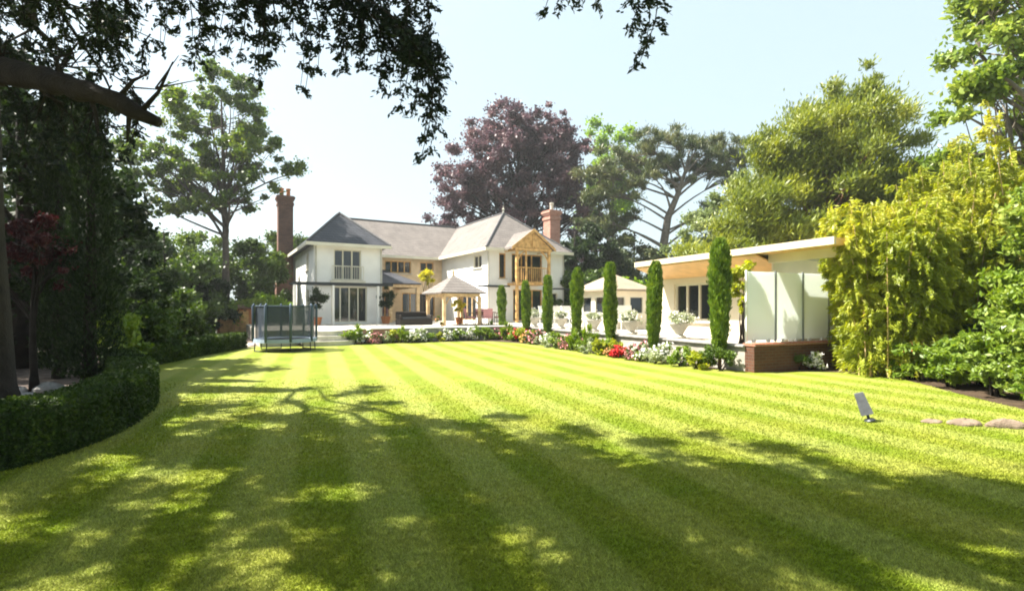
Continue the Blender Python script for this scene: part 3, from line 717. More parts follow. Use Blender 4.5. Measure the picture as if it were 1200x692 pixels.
# ------------------------------------------------------------------ terracotta store by the path
sd = empty('garden_store', (-16.2, 30.2, 0), R(14), label='low orange brown timber store behind the hedge, left of the trampoline', cat='shed')
m = MB(); m.box(-.9,.9,-.6,.6,0,1.5)
m.build('wall', 'terracotta', sd)
m = MB(); m.add([(-1,-.7,1.5),(1,-.7,1.5),(1,.7,1.72),(-1,.7,1.72),(-1,-.7,1.56),(1,-.7,1.56),(1,.7,1.78),(-1,.7,1.78)],[(3,2,1,0),(4,5,6,7),(0,1,5,4),(1,2,6,5),(2,3,7,6),(3,0,4,7)]).build('roof','red_bark',sd)
m = MB(); m.rbox(-.75,-.02,-.63,-.602,.08,1.4,.01); m.rbox(.02,.75,-.63,-.602,.08,1.4,.01); m.build('door','oak',sd)

# ------------------------------------------------------------------ clipped box hedge (one S-shaped hedge)
def resample(pts, step):
    pts = np.array(pts); 
    for _ in range(3):
        q = [pts[0]]
        for i in range(len(pts)-1): q += [pts[i]*.75+pts[i+1]*.25, pts[i]*.25+pts[i+1]*.75]
        q.append(pts[-1]); pts = np.array(q)
    d = np.r_[0, np.cumsum(np.linalg.norm(np.diff(pts, axis=0), axis=1))]; t = np.arange(0, d[-1], step)
    return np.stack([np.interp(t, d, pts[:,0]), np.interp(t, d, pts[:,1])], 1)
hl = resample(hedge_line, .15); tn = unit(np.gradient(hl, axis=0)); nr = np.stack([tn[:,1], -tn[:,0]], 1)
hw, hh = .32, .58; ctr = hl-nr*hw
hedge = empty('box_hedge', (ctr[20][0], ctr[20][1], 0), 0, label='low clipped box hedge curving along the left edge of the lawn', cat='hedge')
prof = [(-1,0),(-1.03,.5),(-.97,.88),(-.82,.985),(0,1),(.82,.985),(.97,.88),(1.03,.5),(1,0)]
vs = []; fs = []; k = len(prof)
for i in range(len(ctr)):
    for a, b in prof:
        jit = .9+.04*sin(i*.9+a*3)
        vs.append((ctr[i][0]+nr[i][0]*a*hw*jit-ctr[20][0], ctr[i][1]+nr[i][1]*a*hw*jit-ctr[20][1], b*hh*.95))
for i in range(len(ctr)-1):
    for j in range(k-1): fs.append((i*k+j, i*k+j+1, (i+1)*k+j+1, (i+1)*k+j))
fs.append(tuple(range(k))); fs.append(tuple((len(ctr)-1)*k+j for j in range(k-1,-1,-1)))
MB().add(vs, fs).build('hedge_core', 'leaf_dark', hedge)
# leaves on its faces, denser near the camera
seg_w = 1/(.5+ctr[:,1])**1.1; seg_w[:] = np.maximum(seg_w, .04); n = 120000
idx = rng.choice(len(ctr)-1, n, p=seg_w[:-1]/seg_w[:-1].sum()); fr_ = rng.random(n)[:,None]
cc = ctr[idx]*(1-fr_)+ctr[idx+1]*fr_; nn = nr[idx]; tt = rng.random(n)*(2*hh+2*hw)
a = np.where(tt < hh, -1, np.where(tt < hh+2*hw, (tt-hh)/hw-1, 1)); b = np.where(tt < hh, tt/hh, np.where(tt < hh+2*hw, 1, (tt-hh-2*hw)/hh))
rr = rng.normal(0, .016, n)+.01
lump = 1+.035*np.sin(idx*.31)*np.cos(idx*.17+1)
off = a*hw*lump+np.where(np.abs(a) >= 1, np.sign(a)*rr, 0)
Pz = b*hh*(1+.02*np.sin(idx*.45))+np.where(np.abs(a) < 1, rr, 0)
P = np.stack([cc[:,0]+nn[:,0]*off-ctr[20][0], cc[:,1]+nn[:,1]*off-ctr[20][1], np.maximum(Pz,.01)], 1)
szz = .022+.0028*cc[:,1]
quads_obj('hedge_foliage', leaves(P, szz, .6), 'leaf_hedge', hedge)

# ------------------------------------------------------------------ the row of pencil cypresses
def cypress_proto(ph=0, amp=1):
    root = empty('pencil_cypress', (0,0,0), 0)
    MB().tube([(0,0,0),(.01,0,1.5),(0,.01,2.9)], [.05,.035,.01], 7).build('trunk', 'red_bark', root, smooth=True)
    n = 15000; t = rng.random(n)**.9; z = .28+t*2.75
    prof = np.interp(z, [.25,.5,.9,1.6,2.3,2.8,3.0,3.08], [.07,.14,.205,.235,.235,.20,.12,.03])
    w = rng.uniform(0, 2*pi, n); bump = 1+amp*(.17*np.sin(3*w+z*4+ph)*np.sin(z*7+w+ph*2)+.09*np.sin(11*z+5*w+ph)+.07*np.sin(z*3.1+ph*1.7))
    r = prof*bump*rng.uniform(.62,1.06,n)+np.where(rng.random(n) < .08, rng.uniform(0,.06,n), 0)
    P = np.stack([r*np.cos(w), r*np.sin(w), z], 1); D = np.stack([.35*np.cos(w), .35*np.sin(w), np.ones(n)], 1)
    quads_obj('crown', leaves(P, .10, .28, D, .5), 'leaf_cypress', root)
    return root
cy0 = cypress_proto()
cyt = [.62, 3.3, 5.6, 7.95, 10.4, 12.6, 15.6]; cyh = [3.42, 3.05, 3.2, 3.18, 3.03, 2.92, 2.8]; cyw = [1.12,.98,1.02,1,.95,.92,.95]
cyl = ['tallest nearest pencil cypress, in front of the pool house wall', 'second nearest pencil cypress, at the left end of the pool house roof', 'third nearest pencil cypress, in front of the summerhouse apex',
       'middle pencil cypress of the row, just left of the summerhouse', 'fifth pencil cypress from the camera, right of the timber portico', 'sixth pencil cypress from the camera, in front of the timber portico',
       'farthest and smallest pencil cypress, in front of the house corner']
for i in range(7):
    o = cy0 if i == 0 else cypress_proto(i*1.37, .8+.12*i)
    o.location = (5.6-.39*cyt[i], 12.65+.92*cyt[i], 0); o.rotation_euler = (random.uniform(-.035,.035), random.uniform(-.035,.035), i*1.3); o.scale = (cyw[i]*.9, cyw[i]*.9, cyh[i]/3.08)
    tag(o, cyl[i], 'cypress', 'pencil cypresses in a row along the terrace')

# ------------------------------------------------------------------ border planting
def proto(name, mat, size, leaf, n, aspect=.55, flower=None, D=None, flat=.8, spread=1):
    r = shrub(name, (0,0,-50), [(0,0,size[1]*.45,size[0],size[0],size[1]*.5),(size[0]*.4,0,size[1]*.35,size[0]*.6,size[0]*.6,size[1]*.35)], n, leaf, mat, '', k=16, aspect=aspect, flowers=flower, D=D, flat=flat, spread=spread, stems=4, scale=.4)
    return r
protos = {
 'green mound': proto('mound_plant', 'leaf_fresh', (.3,.45), .07, 1300),
 'grey green mound': proto('mound_plant', 'leaf_silver', (.32,.42), .06, 1300),
 'pink flowering plant': proto('flowering_plant', 'leaf_mid', (.28,.45), .06, 1000, flower=('pink_flower', 260, .06)),
 'red flowering plant': proto('flowering_plant', 'leaf_mid', (.28,.42), .06, 900, flower=('red_flower', 520, .075)),
 'white flowering plant': proto('flowering_plant', 'leaf_fresh', (.3,.5), .06, 1000, flower=('white_flower', 300, .06)),
 'yellow leaved plant': proto('leafy_plant', 'leaf_bamboo', (.26,.5), .08, 1000),
 'tall leafy spiky plant': proto('spiky_plant', 'leaf_fresh', (.25,.65), .22, 700, .14, D=(0,0,1), spread=.5),
 'orange flowering plant': proto('flowering_plant', 'leaf_mid', (.28,.42), .06, 900, flower=('orange_flower', 90, .06)),
 'dark round shrub': proto('round_shrub', 'leaf_box', (.36,.55), .055, 2200),
}
used = set()
def plant(kind, x, y, z, sc, label, group, sz=None):
    p = protos[kind]
    o = p if kind not in used else copy_tree(p); used.add(kind)
    o.location = (x, y, z); o.rotation_euler = (0, 0, random.uniform(0, 6)); o.scale = (sc, sc, sz or sc*random.uniform(.85,1.15))
    o['label'] = label; o['category'] = 'plant'; o['group'] = group
ords = ['nearest', 'second nearest', 'third nearest', 'middle', 'fifth', 'sixth', 'farthest']
G = 'plants in the border under the cypresses'
def bedpt(t, o): return 5.55-.39*t-.92*o, 12.63+.92*t-.39*o    # along the row, o metres toward the lawn
def bedw(t): return 1.05 if 2 < t < 9 else (.75 if t < 13.5 else .6)
kinds = ['green mound','grey green mound','pink flowering plant','yellow leaved plant','white flowering plant','tall leafy spiky plant','orange flowering plant','grey green mound','green mound','pink flowering plant']
spec = []; ti = 0
for i in range(7):
    t0 = cyt[i]; t1 = cyt[i+1] if i < 6 else 17
    for j, f in enumerate((.08,.36,.64,.9)):
        t = t0+(t1-t0)*f
        for row, o_ in enumerate((.22,.62)):
            if t > 15 and row == 1: continue
            kd = kinds[(ti*7+row*3+i) % len(kinds)]
            if 3.8 < t < 4.6 and row == 1: kd = 'red flowering plant'
            if 12.0 < t < 12.9 and row == 0: kd = 'red flowering plant'
            x, y = bedpt(t+random.uniform(-.12,.12), o_*(1 if bedw(t) > .9 else .75))
            where = ['at the foot of the','just beyond the','farther beyond the','well beyond the'][j]
            rw = 'back row' if row == 0 else 'lawn edge'
            plant(kd, x, y, .01, random.uniform(.95,1.5), f'{kd}, {rw}, {where} {ords[i]} cypress', G)
        ti += 1
plant('dark round shrub', 5.25, 12.85, .01, 1.15, 'dark green rounded shrub at the left corner of the dark brick wall', G)
plant('dark round shrub', 5.0, 13.35, .01, .9, 'smaller dark green rounded shrub just left of the brick wall corner shrub', G)
# plants before the brick wall
plant('white flowering plant', *Pw(1.75,-.35)[:2], .01, 1.15, 'white flowering plant against the dark brick wall under the glass screen', 'plants in front of the brick wall')
plant('dark round shrub', *Pw(1.35,-.3)[:2], .01, .85, 'dark leafy shrub left of the white flowers against the brick wall', 'plants in front of the brick wall')
plant('tall leafy spiky plant', *Pw(2.9,-.55)[:2], .01, .6, 'small spiky plant at the right end of the dark brick wall', 'plants in front of the brick wall')
# house border (below the terrace wall, v about 22.6)
G2 = 'plants in the border under the house terrace'
hb = [(4.9,'green mound','white flowering'),(5.5,'white flowering plant',''),(5.2,'tall leafy spiky plant',''),(6.9,'yellow leaved plant',''),(7.6,'white flowering plant',''),(7.9,'grey green mound',''),(8.5,'green mound',''),
      (9.2,'yellow leaved plant',''),(10.0,'green mound',''),(10.6,'white flowering plant',''),(12.2,'orange flowering plant',''),(13.0,'dark round shrub',''),(13.4,'green mound','')]
for i, (u, kd, _) in enumerate(hb):
    x, y, _z = Hw(u, 22.55+random.uniform(-.15,.1)); 
    if u > 11.4: x, y, _z = Hw(u-.3, 22.55)
    sc_ = 1.7 if kd == 'white flowering plant' and u < 8 else random.uniform(1.1,1.6)
    nxt = ['beside the garden steps','left of the pink brick wall','before the left end of the pink brick wall','before the right end of the pink brick wall','at the joint of pink and grey walls','right of the wall joint',
           'before the left part of the grey wall','before the grey wall left of the pavilion','before the grey wall under the pavilion','just right of the pavilion post','right of the pavilion below the dining set','round and dark before the grey wall','last before the farthest cypress'][i]
    plant(kd, x, y, .01, sc_, f'{kd} {nxt}', G2)
for i, (u, v, kd, sc_, lb) in enumerate([(3.0,22.5,'dark round shrub',1.1,'dark shrub between trampoline and garden steps'),(6.0,22.45,'pink flowering plant',1.3,'pink flowering plant in the middle of the pink brick wall'),
   (6.45,22.6,'grey green mound',1.3,'grey green mound in the middle of the pink brick wall'),(7.25,22.3,'tall leafy spiky plant',1.2,'tall spiky plant below the dark porch roof'),(8.2,22.6,'white flowering plant',1.4,'white flowering plant below the dark sofa'),
   (9.6,22.5,'white flowering plant',1.3,'white flowering plant before the grey wall, left of the pavilion'),(11.0,22.4,'tall leafy spiky plant',1.0,'spiky plant below the right edge of the pavilion'),(11.6,22.4,'green mound',1.5,'wide green mound before the dining set wall')]):
    x, y, _z = Hw(u, v); plant(kd, x, y, .01, sc_, lb, G2)
# tall plant climbing at the pavilion corner
shrub('flowering_plant', (-3.45, 24.9, 0), [(0,0,.35,.28,.28,.4),(-.1,0,.9,.16,.16,.5)], 1500, .08, 'leaf_mid', 'tall orange flowering plant on the lawn edge before the pavilion post', 'plant', k=14, flowers=('orange_flower', 160, .07), stems=5, scale=.5)
MB((-3.62,24.5,0)).lathe([(.13,0),(.15,.03),(.2,.25),(.225,.26),(.225,.31),(.18,.31)], (-3.62,24.5,.012), 14).build('flower_pot','terracotta',label='orange brown terracotta pot on the lawn edge before the pavilion',cat='pot')
# ------------------------------------------------------------------ potted trees and furniture on the terrace
def pot(name, x, y, z, r, h, mat, folmat, blobs, n, leaf, label, potmat='terracotta', cat='potted plant', stem=0, group=None):
    root = empty(name, (x,y,z), 0, label=label, cat=cat, group=group)
    MB().lathe([(r*.65,0),(r*.75,h*.1),(r,h*.9),(r*1.1,h*.92),(r*1.1,h),(r*.9,h),(r*.85,h*.85)], (0,0,0), 16).build('pot', potmat, root, smooth=False)
    m = MB(); m.tube([(0,0,h*.8),(.01,0,h+max(stem,.1))], [.03,.022], 6)
    cl = subclumps(blobs, 16, (.25,.45), (.3,.9))
    for c in cl[:6]: m.tube(curve((0,0,h+stem*.9), c[:3], 0, 3), [.018,.014,.01,.006], 5, False)
    m.build('stem', 'bark', root)
    P, d = in_clumps(cl, n); quads_obj('foliage', leaves(P, leaf, .55), folmat, root)
    return root
x, y, _ = Hw(4.75, 29.6); pot('potted_tree', x, y, TZ, .28, .45, None, 'leaf_dark', [(0,0,1.55,.62,.62,.8)], 5000, .09, 'dark round headed potted tree left of the ground floor doors', stem=.6, group='potted trees beside the doors')
x, y, _ = Hw(8.75, 30.2); pot('potted_tree', x, y, TZ, .28, .45, None, 'leaf_dark', [(0,0,1.5,.55,.55,.75)], 5000, .09, 'dark round headed potted tree right of the ground floor doors', stem=.6, group='potted trees beside the doors')
x, y, _ = Hw(12.3, 27.5); pot('potted_tree', x, y, TZ, .22, .4, None, 'leaf_gold', [(0,0,1.15,.42,.42,.45)], 3000, .08, 'bright yellow leaved potted tree before the dark doors of the right wing', stem=.45)
x, y, _ = Hw(12.6, 33.6); shrub('golden_tree', (x, y, TZ), [(0,0,3.3,.6,.6,.7),(0,0,2.7,.35,.35,.6)], 3500, .12, 'leaf_gold', 'slender golden leaved tree rising above the porch roof', 'tree', k=20, stems=7, D=(0,0,1))
# pale flowering planters along the pool house
def planter(x, y, rz, label, w=.5):
    root = empty('stone_planter', (x,y,TZ), rz, label=label, cat='planter', group='pale stone planters on the terrace')
    MB().lathe([(.2,0),(.22,.06),(.12,.12),(.16,.2),(.3,.42),(.34,.46),(.34,.5),(.27,.5)], (0,0,0), 18).build('bowl', 'pale_stone', root)
    cl = subclumps([(0,0,.62,w,w,.26)], 18, (.3,.5), (.3,.9)); P, d = in_clumps(cl, 1800)
    quads_obj('foliage', leaves(P, .07, .5), 'leaf_silver', root)
    P, d = in_clumps(cl, 350, .9); quads_obj('flowers', leaves(P+d*.02, .05, 1), 'white_flower', root)
    return root
planter(*Pw(.75,3.45)[:2], 0, 'large pale stone planter of white flowers under the pool house window', .55)
planter(*Pw(.7,5.9)[:2], .5, 'pale stone planter between the second and third nearest cypresses', .42)
planter(*Pw(.7,8.4)[:2], 1, 'pale stone planter before the summerhouse left window', .42)
planter(*Pw(.7,11.2)[:2], 1.5, 'pale stone planter between the middle and fifth cypress', .36)
planter(*Pw(.5,13.6)[:2], 2, 'pale stone planter below the timber portico', .36)

def chair_proto(name, frame, seat):
    r = empty(name, (0,0,0), 0)
    MB().rbox(-.26,.26,-.26,.26,.38,.47,.02).build('seat', seat, r)
    MB().add([(-.25,.2,.48),(.25,.2,.48),(.25,.3,.92),(-.25,.3,.92),(-.25,.25,.48),(.25,.25,.48),(.25,.35,.92),(-.25,.35,.92)],[(0,1,2,3),(7,6,5,4),(0,4,5,1),(1,5,6,2),(2,6,7,3),(3,7,4,0)]).build('backrest', seat, r)
    for a in (-1,1):
        MB().tube([(a*.28,-.24,.66),(a*.28,.28,.68)], .022, 6).build('armrest', frame, r)
        for b in (-1,1): MB().tube([(a*.27,b*.24,0),(a*.27,b*.24,.66)], .02, 6).build('leg', frame, r)
    return r
white_chair = chair_proto('garden_chair', 'white_paint', 'cushion'); brown_chair = chair_proto('garden_chair', 'brown_rattan', 'pink_cushion')
wc = [(Pw(1.2,10.0), 2.2, 'white garden chair between the middle and fifth cypress'), (Pw(1.6,11.9), .6, 'white garden chair between the fifth and sixth cypress'),
      (Pw(1.3,13.2), 3.6, 'white garden chair right of the sixth cypress, below the balcony'), (Pw(1.7,14.6), 1.2, 'white garden chair nearest the portico posts'),
      (Pw(1.3,7.0), 2.6, 'white garden chair in front of the summerhouse')]
for i, (p, rz, lb) in enumerate(wc):
    o = white_chair if i == 0 else copy_tree(white_chair); o.location = (p[0], p[1], TZ); o.rotation_euler = (0,0,rz); o.scale = (1.15,)*3; tag(o, lb, 'chair', 'white chairs on the terrace')
def table(x, y, r, h, mat, label):
    root = empty('garden_table', (x,y,TZ), .4, label=label, cat='table')
    MB().lathe([(r,h-.04),(r+.01,h-.02),(r,h)], (0,0,0), 24).build('tabletop', mat, root)
    for k in range(4): a = pi/4+k*pi/2; MB().tube([(r*.8*cos(a), r*.8*sin(a), 0),(r*.7*cos(a), r*.7*sin(a), h-.041)], .022, 6).build('leg', mat, root)
    return root
table(*Pw(1.9,13.0)[:2], .45, .6, 'white_paint', 'low round white table among the white chairs on the terrace')
dx_, dy_, _ = Hw(13.2, 25.9); table(dx_, dy_, .6, .74, 'brown_rattan', 'round brown dining table between pavilion and right wing')
for i, a in enumerate((.3, 1.9, 3.4, 4.9)):
    o = brown_chair if i == 0 else copy_tree(brown_chair); o.location = (dx_+.85*cos(a), dy_+.85*sin(a), TZ); o.rotation_euler = (0,0,a-pi/2)
    tag(o, ['brown wicker chair on the right of the dining table','brown wicker chair behind the dining table','brown wicker chair on the left of the dining table','brown wicker chair with its back to the lawn at the dining table'][i], 'chair', 'wicker chairs round the dining table')
# dark rattan sofa by the porch
x, y, _ = Hw(9.6, 27.6); sf = empty('rattan_sofa', (x,y,TZ), A30, label='dark rattan sofa on the terrace left of the pavilion', cat='sofa')
MB().rbox(-.95,.95,-.4,.4,.0,.34,.04).build('base','rattan',sf); MB().rbox(-.95,.95,.3,.42,.342,.75,.04).build('backrest','rattan',sf)
for a in (-1,1): MB().rbox(min(a*.95,a*.83),max(a*.95,a*.83),-.4,.298,.342,.58,.03).build('armrest','rattan',sf)
MB().rbox(-.8,.8,-.38,.28,.345,.43,.03).build('seat_cushion','dark_metal',sf)

# ------------------------------------------------------------------ small things on the lawn
og = empty('garden_lamp', (4.98, 7.12, .012), R(-25), label='small grey tilted solar lamp standing on the lawn at the right', cat='lamp')
m = MB(); m.add([(-.075,-.02,.10),(.075,-.02,.10),(.055,.05,.40),(-.055,.05,.40),(-.075,.035,.10),(.075,.035,.10),(.055,.10,.40),(-.055,.10,.40)],[(0,1,2,3),(7,6,5,4),(0,4,5,1),(1,5,6,2),(2,6,7,3),(3,7,4,0)]).build('housing','ornament',og); og.rotation_euler = (R(0),R(-18),R(-25))
MB().tube([(0,.01,-.02),(0,.01,.11)], .018, 8).build('spike','dark_metal',og)
MB().lathe([(.07,0),(.075,.02),(.05,.04)], (0,.01,0), 12).build('base','dark_metal',og)
rocks = [(6.15,6.95,.24,.12,.07),(6.55,6.8,.22,.13,.09),(6.95,6.65,.24,.14,.09),(5.82,7.1,.15,.09,.04),(7.5,6.3,.3,.2,.14)]
rl = ['flat buff rock second from the left at the lawn edge','buff rock in the middle of the edging rocks','buff rock nearest the right edge of the photo','smallest flattest rock at the left end of the edging rocks','dark based rock under the right shrubs']
for i, (x, y, rx, ry, rz) in enumerate(rocks):
    MB((x,y,0)).blob((x,y,rz*.35), (rx,ry,rz), 50+i, .1, 18, 11).build('edging_rock','rock',smooth=False,label=rl[i],cat='rock',group='buff rocks edging the lawn')
wr = random.Random(5)
for i in range(9):
    x = wr.uniform(-9.6,-6.6); y = wr.uniform(8.2,9.8); y = max(y, -x+.6 if x > -8 else 8.6); rx = wr.uniform(.14,.3)
    MB((x,y,0)).blob((x,y,.06), (rx,rx*.7,rx*.5), 80+i, .12, 14, 9).build('grey_rock','grey_stone',label='one of the shaded grey rocks on the bare soil behind the near hedge',cat='rock',group='grey rocks behind the near hedge')

# ------------------------------------------------------------------ big tree over the camera: trunk beyond the hedge, limb, hanging sprays
bt = empty('overhanging_tree', (-6.75, 6.35, 0), 0, label='huge dark tree at the left edge, its boughs hanging over the lawn', cat='tree')
BB = np.array((-6.75, 6.35, 0))
def rel(p): return np.array(p, float)-BB
m = MB(); m.tube([rel((-6.75,6.35,-.1)), rel((-6.8,6.35,.6)), rel((-6.85,6.3,2.5)), rel((-6.7,6.1,4.6)), rel((-6.4,5.7,7.5)), rel((-6,5.2,10.5)), rel((-5.6,5,13))], [.62,.48,.44,.42,.34,.22,.06], 14)
limb = [rel(p) for p in [(-6.6,6.1,4.2),(-5.9,5.75,4.26),(-5.2,5.4,4.07),(-4.6,5.15,3.86),(-4.0,5.0,3.67),(-3.45,4.95,3.38)]]
lp = [limb[0]]
for i in range(len(limb)-1):
    for t in (.25,.5,.75,1): lp.append(limb[i]+(limb[i+1]-limb[i])*t+rng.normal(size=3)*.014)
m.tube(lp, [max(.045, (.175-.0052*i)*(1+.09*sin(i*1.9)+.05*sin(i*4.3))) for i in range(len(lp)-1)]+[.05], 14)
for i in (5,7,9,11,13,15,17,18,19):       # small side branches and twigs on the limb
    q = lp[i]+np.array((rng.uniform(-.1,.45), rng.uniform(-.2,.3), rng.uniform(.25,.6)*(1 if i % 3 else -1)))
    m.tube([lp[i], (lp[i]+q)/2+rng.normal(size=3)*.05, q], [.028,.017,.006], 6, False)
    for _ in range(3): m.tube([(lp[i]+q)/2, q+rng.normal(size=3)*.16], [.009,.003], 4, False)
clumps = []
def bough(pts, r0, r1):
    n = len(pts); m.tube([rel(p) for p in pts], list(np.linspace(r0, r1, n)), 8)
# boughs reaching over the lawn, above the frame
boughs = []
srcs = [(-6.5,5.9,5.6),(-6.4,5.7,7),(-6.2,5.5,8.5),(-6.0,5.3,9.8)]
ends = [(-2.5,5.2,6.4),(0.2,4.9,6.6),(2.6,4.3,6.9),(-1.5,2.8,7.0),(1.0,2.4,7.3),(3.4,2.2,7.2),(-3.8,1.2,7.2),(-.5,.2,7.8),(-8.6,3.0,7.0),(-7.6,7.2,7.2),(-9.2,9.2,7.4),(-8.9,8.0,7.2),(-3.4,3.6,9.6),(0,2.6,9.4),(-7.5,5.5,11.5),(-8.4,9.8,6.2),(-9.8,10.6,6.4),(-2.2,4.4,6.1),(4.6,3.0,6.8),(-5,3.6,6.2),(-3.2,3.2,6.6),(-6.6,4.3,7.6),(-1.2,3.9,6.4),(1.6,3.4,6.7),(3.2,3.2,7.6)]
for i, e in enumerate(ends):
    s0 = np.array(srcs[i % 4]); e = np.array(e); pts = [s0+(e-s0)*t+np.array((rng.normal()*.15,rng.normal()*.15,.7*sin(pi*t))) for t in np.linspace(0,1,8)]
    m.tube([rel(p) for p in pts], list(np.linspace(.13,.02,8)), 7); boughs.append(pts)
    for j in range(9):
        b = pts[rng.integers(2,8)]; q = b+rng.normal(size=3)*np.array((.9,.8,.45))
        m.tube([rel(b), rel((b+q)/2+np.array((0,0,.1))), rel(q)], [.025,.018,.008], 5, False); clumps.append((q[0],q[1],q[2], *(rng.uniform(.3,.6)*np.array((1,1,.5)))))
# hanging sprays seen along the top of the picture
sprays = []     # (start, direction, length)
def at(px, py, Y): return np.array(((px-600)/600*Y, Y, CH-(py-360)/600*Y))
SP = []
def spray(px0, py0, px1, py1, Y, n=1, w=20):
    for _ in range(n):
        p = at(px0+rng.normal()*w, py0, Y+rng.normal()*.25); q = at(px1+rng.normal()*w*.5, py1+rng.normal()*12, Y+rng.normal()*.25)
        SP.append((p, q))
# near top left curtain
for px in range(-30, 215, 16): spray(px-15, -60, px+18, random.choice([20,45,70,95,60]) if px < 120 else random.choice([15,30,60,40]), 5.6, 2, 14)
for px in range(-20, 170, 26): spray(px, 40, px+16, 90+random.randint(-15,30), 5.8, 1, 12)
for px in range(215, 290, 14): spray(px-25, -50, px+12, 30+random.randint(0,45), 5.4, 2, 8)
for px in range(280, 480, 13): spray(px-40, -55, px+22, [60,95,80,45,75,90,60,50][(px//13)%8]-8, 5.2, 2, 8)
for i, (px, py) in enumerate([(425,80),(450,95),(470,120),(485,140),(495,160),(500,172),(505,110),(512,75),(500,50)]): spray(px-45, -20+i*10, px, py, 5.0, 2, 5)
for px, py in [(640,25),(655,30),(668,18),(735,30),(748,62),(755,55),(765,25),(700,4)]: spray(px-14, -45, px, py, 4.8, 1, 5)
for px, py in [(1135,20),(1160,50)]: pass
# limb's own foliage and the hanging mass under it
for px in range(0, 150, 12): spray(px, 100, px+6, 150+random.randint(0,60), 5.7, 1, 8)
LP, LD = [], []
def leafy(p, q, m, r=.008, dens=90, side=.16):
    Lg = np.linalg.norm(q-p); n = max(4, int(Lg*6)); hang = np.array((0,0,-1.)); mid = (p+q)/2+(q-p)[0]*.0
    pts = [p+(q-p)*t+np.array((.18*Lg*sin(pi*t)*np.sign(q[0]-p[0]+1e-3), 0, .10*Lg*sin(pi*t))) for t in np.linspace(0,1,n+1)]
    m.tube([rel(x) for x in pts], list(np.linspace(r,.003,n+1)), 5, False)
    for i in range(1, n+1):
        for s_ in range(3):
            a = rng.uniform(0,2*pi); d = unit(np.array((cos(a), sin(a), -.55-rng.random()*.5))); l = rng.uniform(.4,1)*side*(1.25-.6*i/n)
            e = pts[i]+d*l; m.tube([rel(pts[i]), rel(e)], [.003,.0015], 3, False)
            k = int(dens*l)
            t = rng.random(k)[:,None]; LP.append(pts[i]+(e-pts[i])*t+rng.normal(size=(k,3))*.018); LD.append(np.tile(d, (k,1)))
for p, q in SP: leafy(p, q, m, .009, 115, .22)
m.build('trunk', 'bark', bt, smooth=True)
LP = np.concatenate(LP)-BB; LD = np.concatenate(LD)
L1 = leaves(LP, .055, .42, LD, .8)
for i in range(400):     # the dense roof of the crown over the lawn
    q = (rng.uniform(-13.5,4.6), rng.uniform(-4,5.15), rng.uniform(6.6,9.2)); clumps.append((*q, *(rng.uniform(.3,.62)*np.array((1,1,.4)))))
for i in range(110):
    q = (rng.uniform(-14,-5.2), rng.uniform(4.5,8.2), rng.uniform(6.9,9.2)); clumps.append((*q, *(rng.uniform(.3,.62)*np.array((1,1,.4)))))
clumps = [c for c in clumps if c[2] > CH+.62*c[1]+.55 or c[0] < -.62*c[1]-1.0]
P, d = in_clumps(clumps, 210000, .1); L2 = leaves(P-BB, .13, .5)
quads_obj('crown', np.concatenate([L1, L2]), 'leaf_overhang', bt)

# ------------------------------------------------------------------ left side woodland
def W(px, Y): return ((px-600)/600*Y, Y, 0)
def column(name, px, Y, h, r, mat, label, n=16000, leaf=.09):
    x, y, _ = W(px, Y); root = empty(name, (x,y,0), 0, label=label, cat='tree')
    MB().tube([(0,0,0),(.03,0,h*.5),(0,0,h*.97)], [.12,.08,.02], 8).build('trunk','bark',root,smooth=True)
    z = h*(.04+.95*rng.random(n)); w = rng.uniform(0,2*pi,n); pr = r*np.interp(z/h,[0,.15,.5,.85,1],[.75,1,.95,.55,.05])
    rad = pr*(1+.25*np.sin(2*w+z*1.7)*np.sin(z*3.1)+.12*np.sin(5*w+z*5))*rng.uniform(.5,1.1,n)
    quads_obj('crown', leaves(np.stack([rad*np.cos(w),rad*np.sin(w),z],1), leaf, .35, np.stack([.4*np.cos(w),.4*np.sin(w),np.full(n,.8)],1), .6), mat, root)
column('dark_conifer', 105, 10.2, 6.2, .48, 'leaf_dark', 'narrow dark conifer column behind the hedge bend')
column('dark_conifer', 68, 11.5, 6.8, .38, 'leaf_dark', 'slimmer dark conifer column left of the hedge bend conifer')
tree('red_maple', W(42, 9.6), 3.6, [(0,0,2.85,.75,.7,.5),(-.6,.1,2.4,.6,.6,.4),(.35,0,2.3,.4,.4,.35)], 7000, .07, 'leaf_maple', trad=.07, k=28, limbs=14, label='small dark red maple behind the near hedge', fork=.3)
tree('tall_oak', W(262, 31), 16, [(0,0,13.2,3.4,3.2,2.6),(-3.2,0,10.6,3.2,3,2.4),(2.2,0,10.4,2.6,2.6,2.2),(-1,0,8.6,3.6,2.6,1.6),(-4.8,0,8.2,2.2,2,1.3),(.4,0,15,2,2,1.2)], 56000, .2, 'leaf_oak', 'oak_bark', .26, 240, 34, .65,
     'tall spreading oak with a bare grey trunk, left of the house', fr=(.14,.26), hollow=.1, fork=.5)
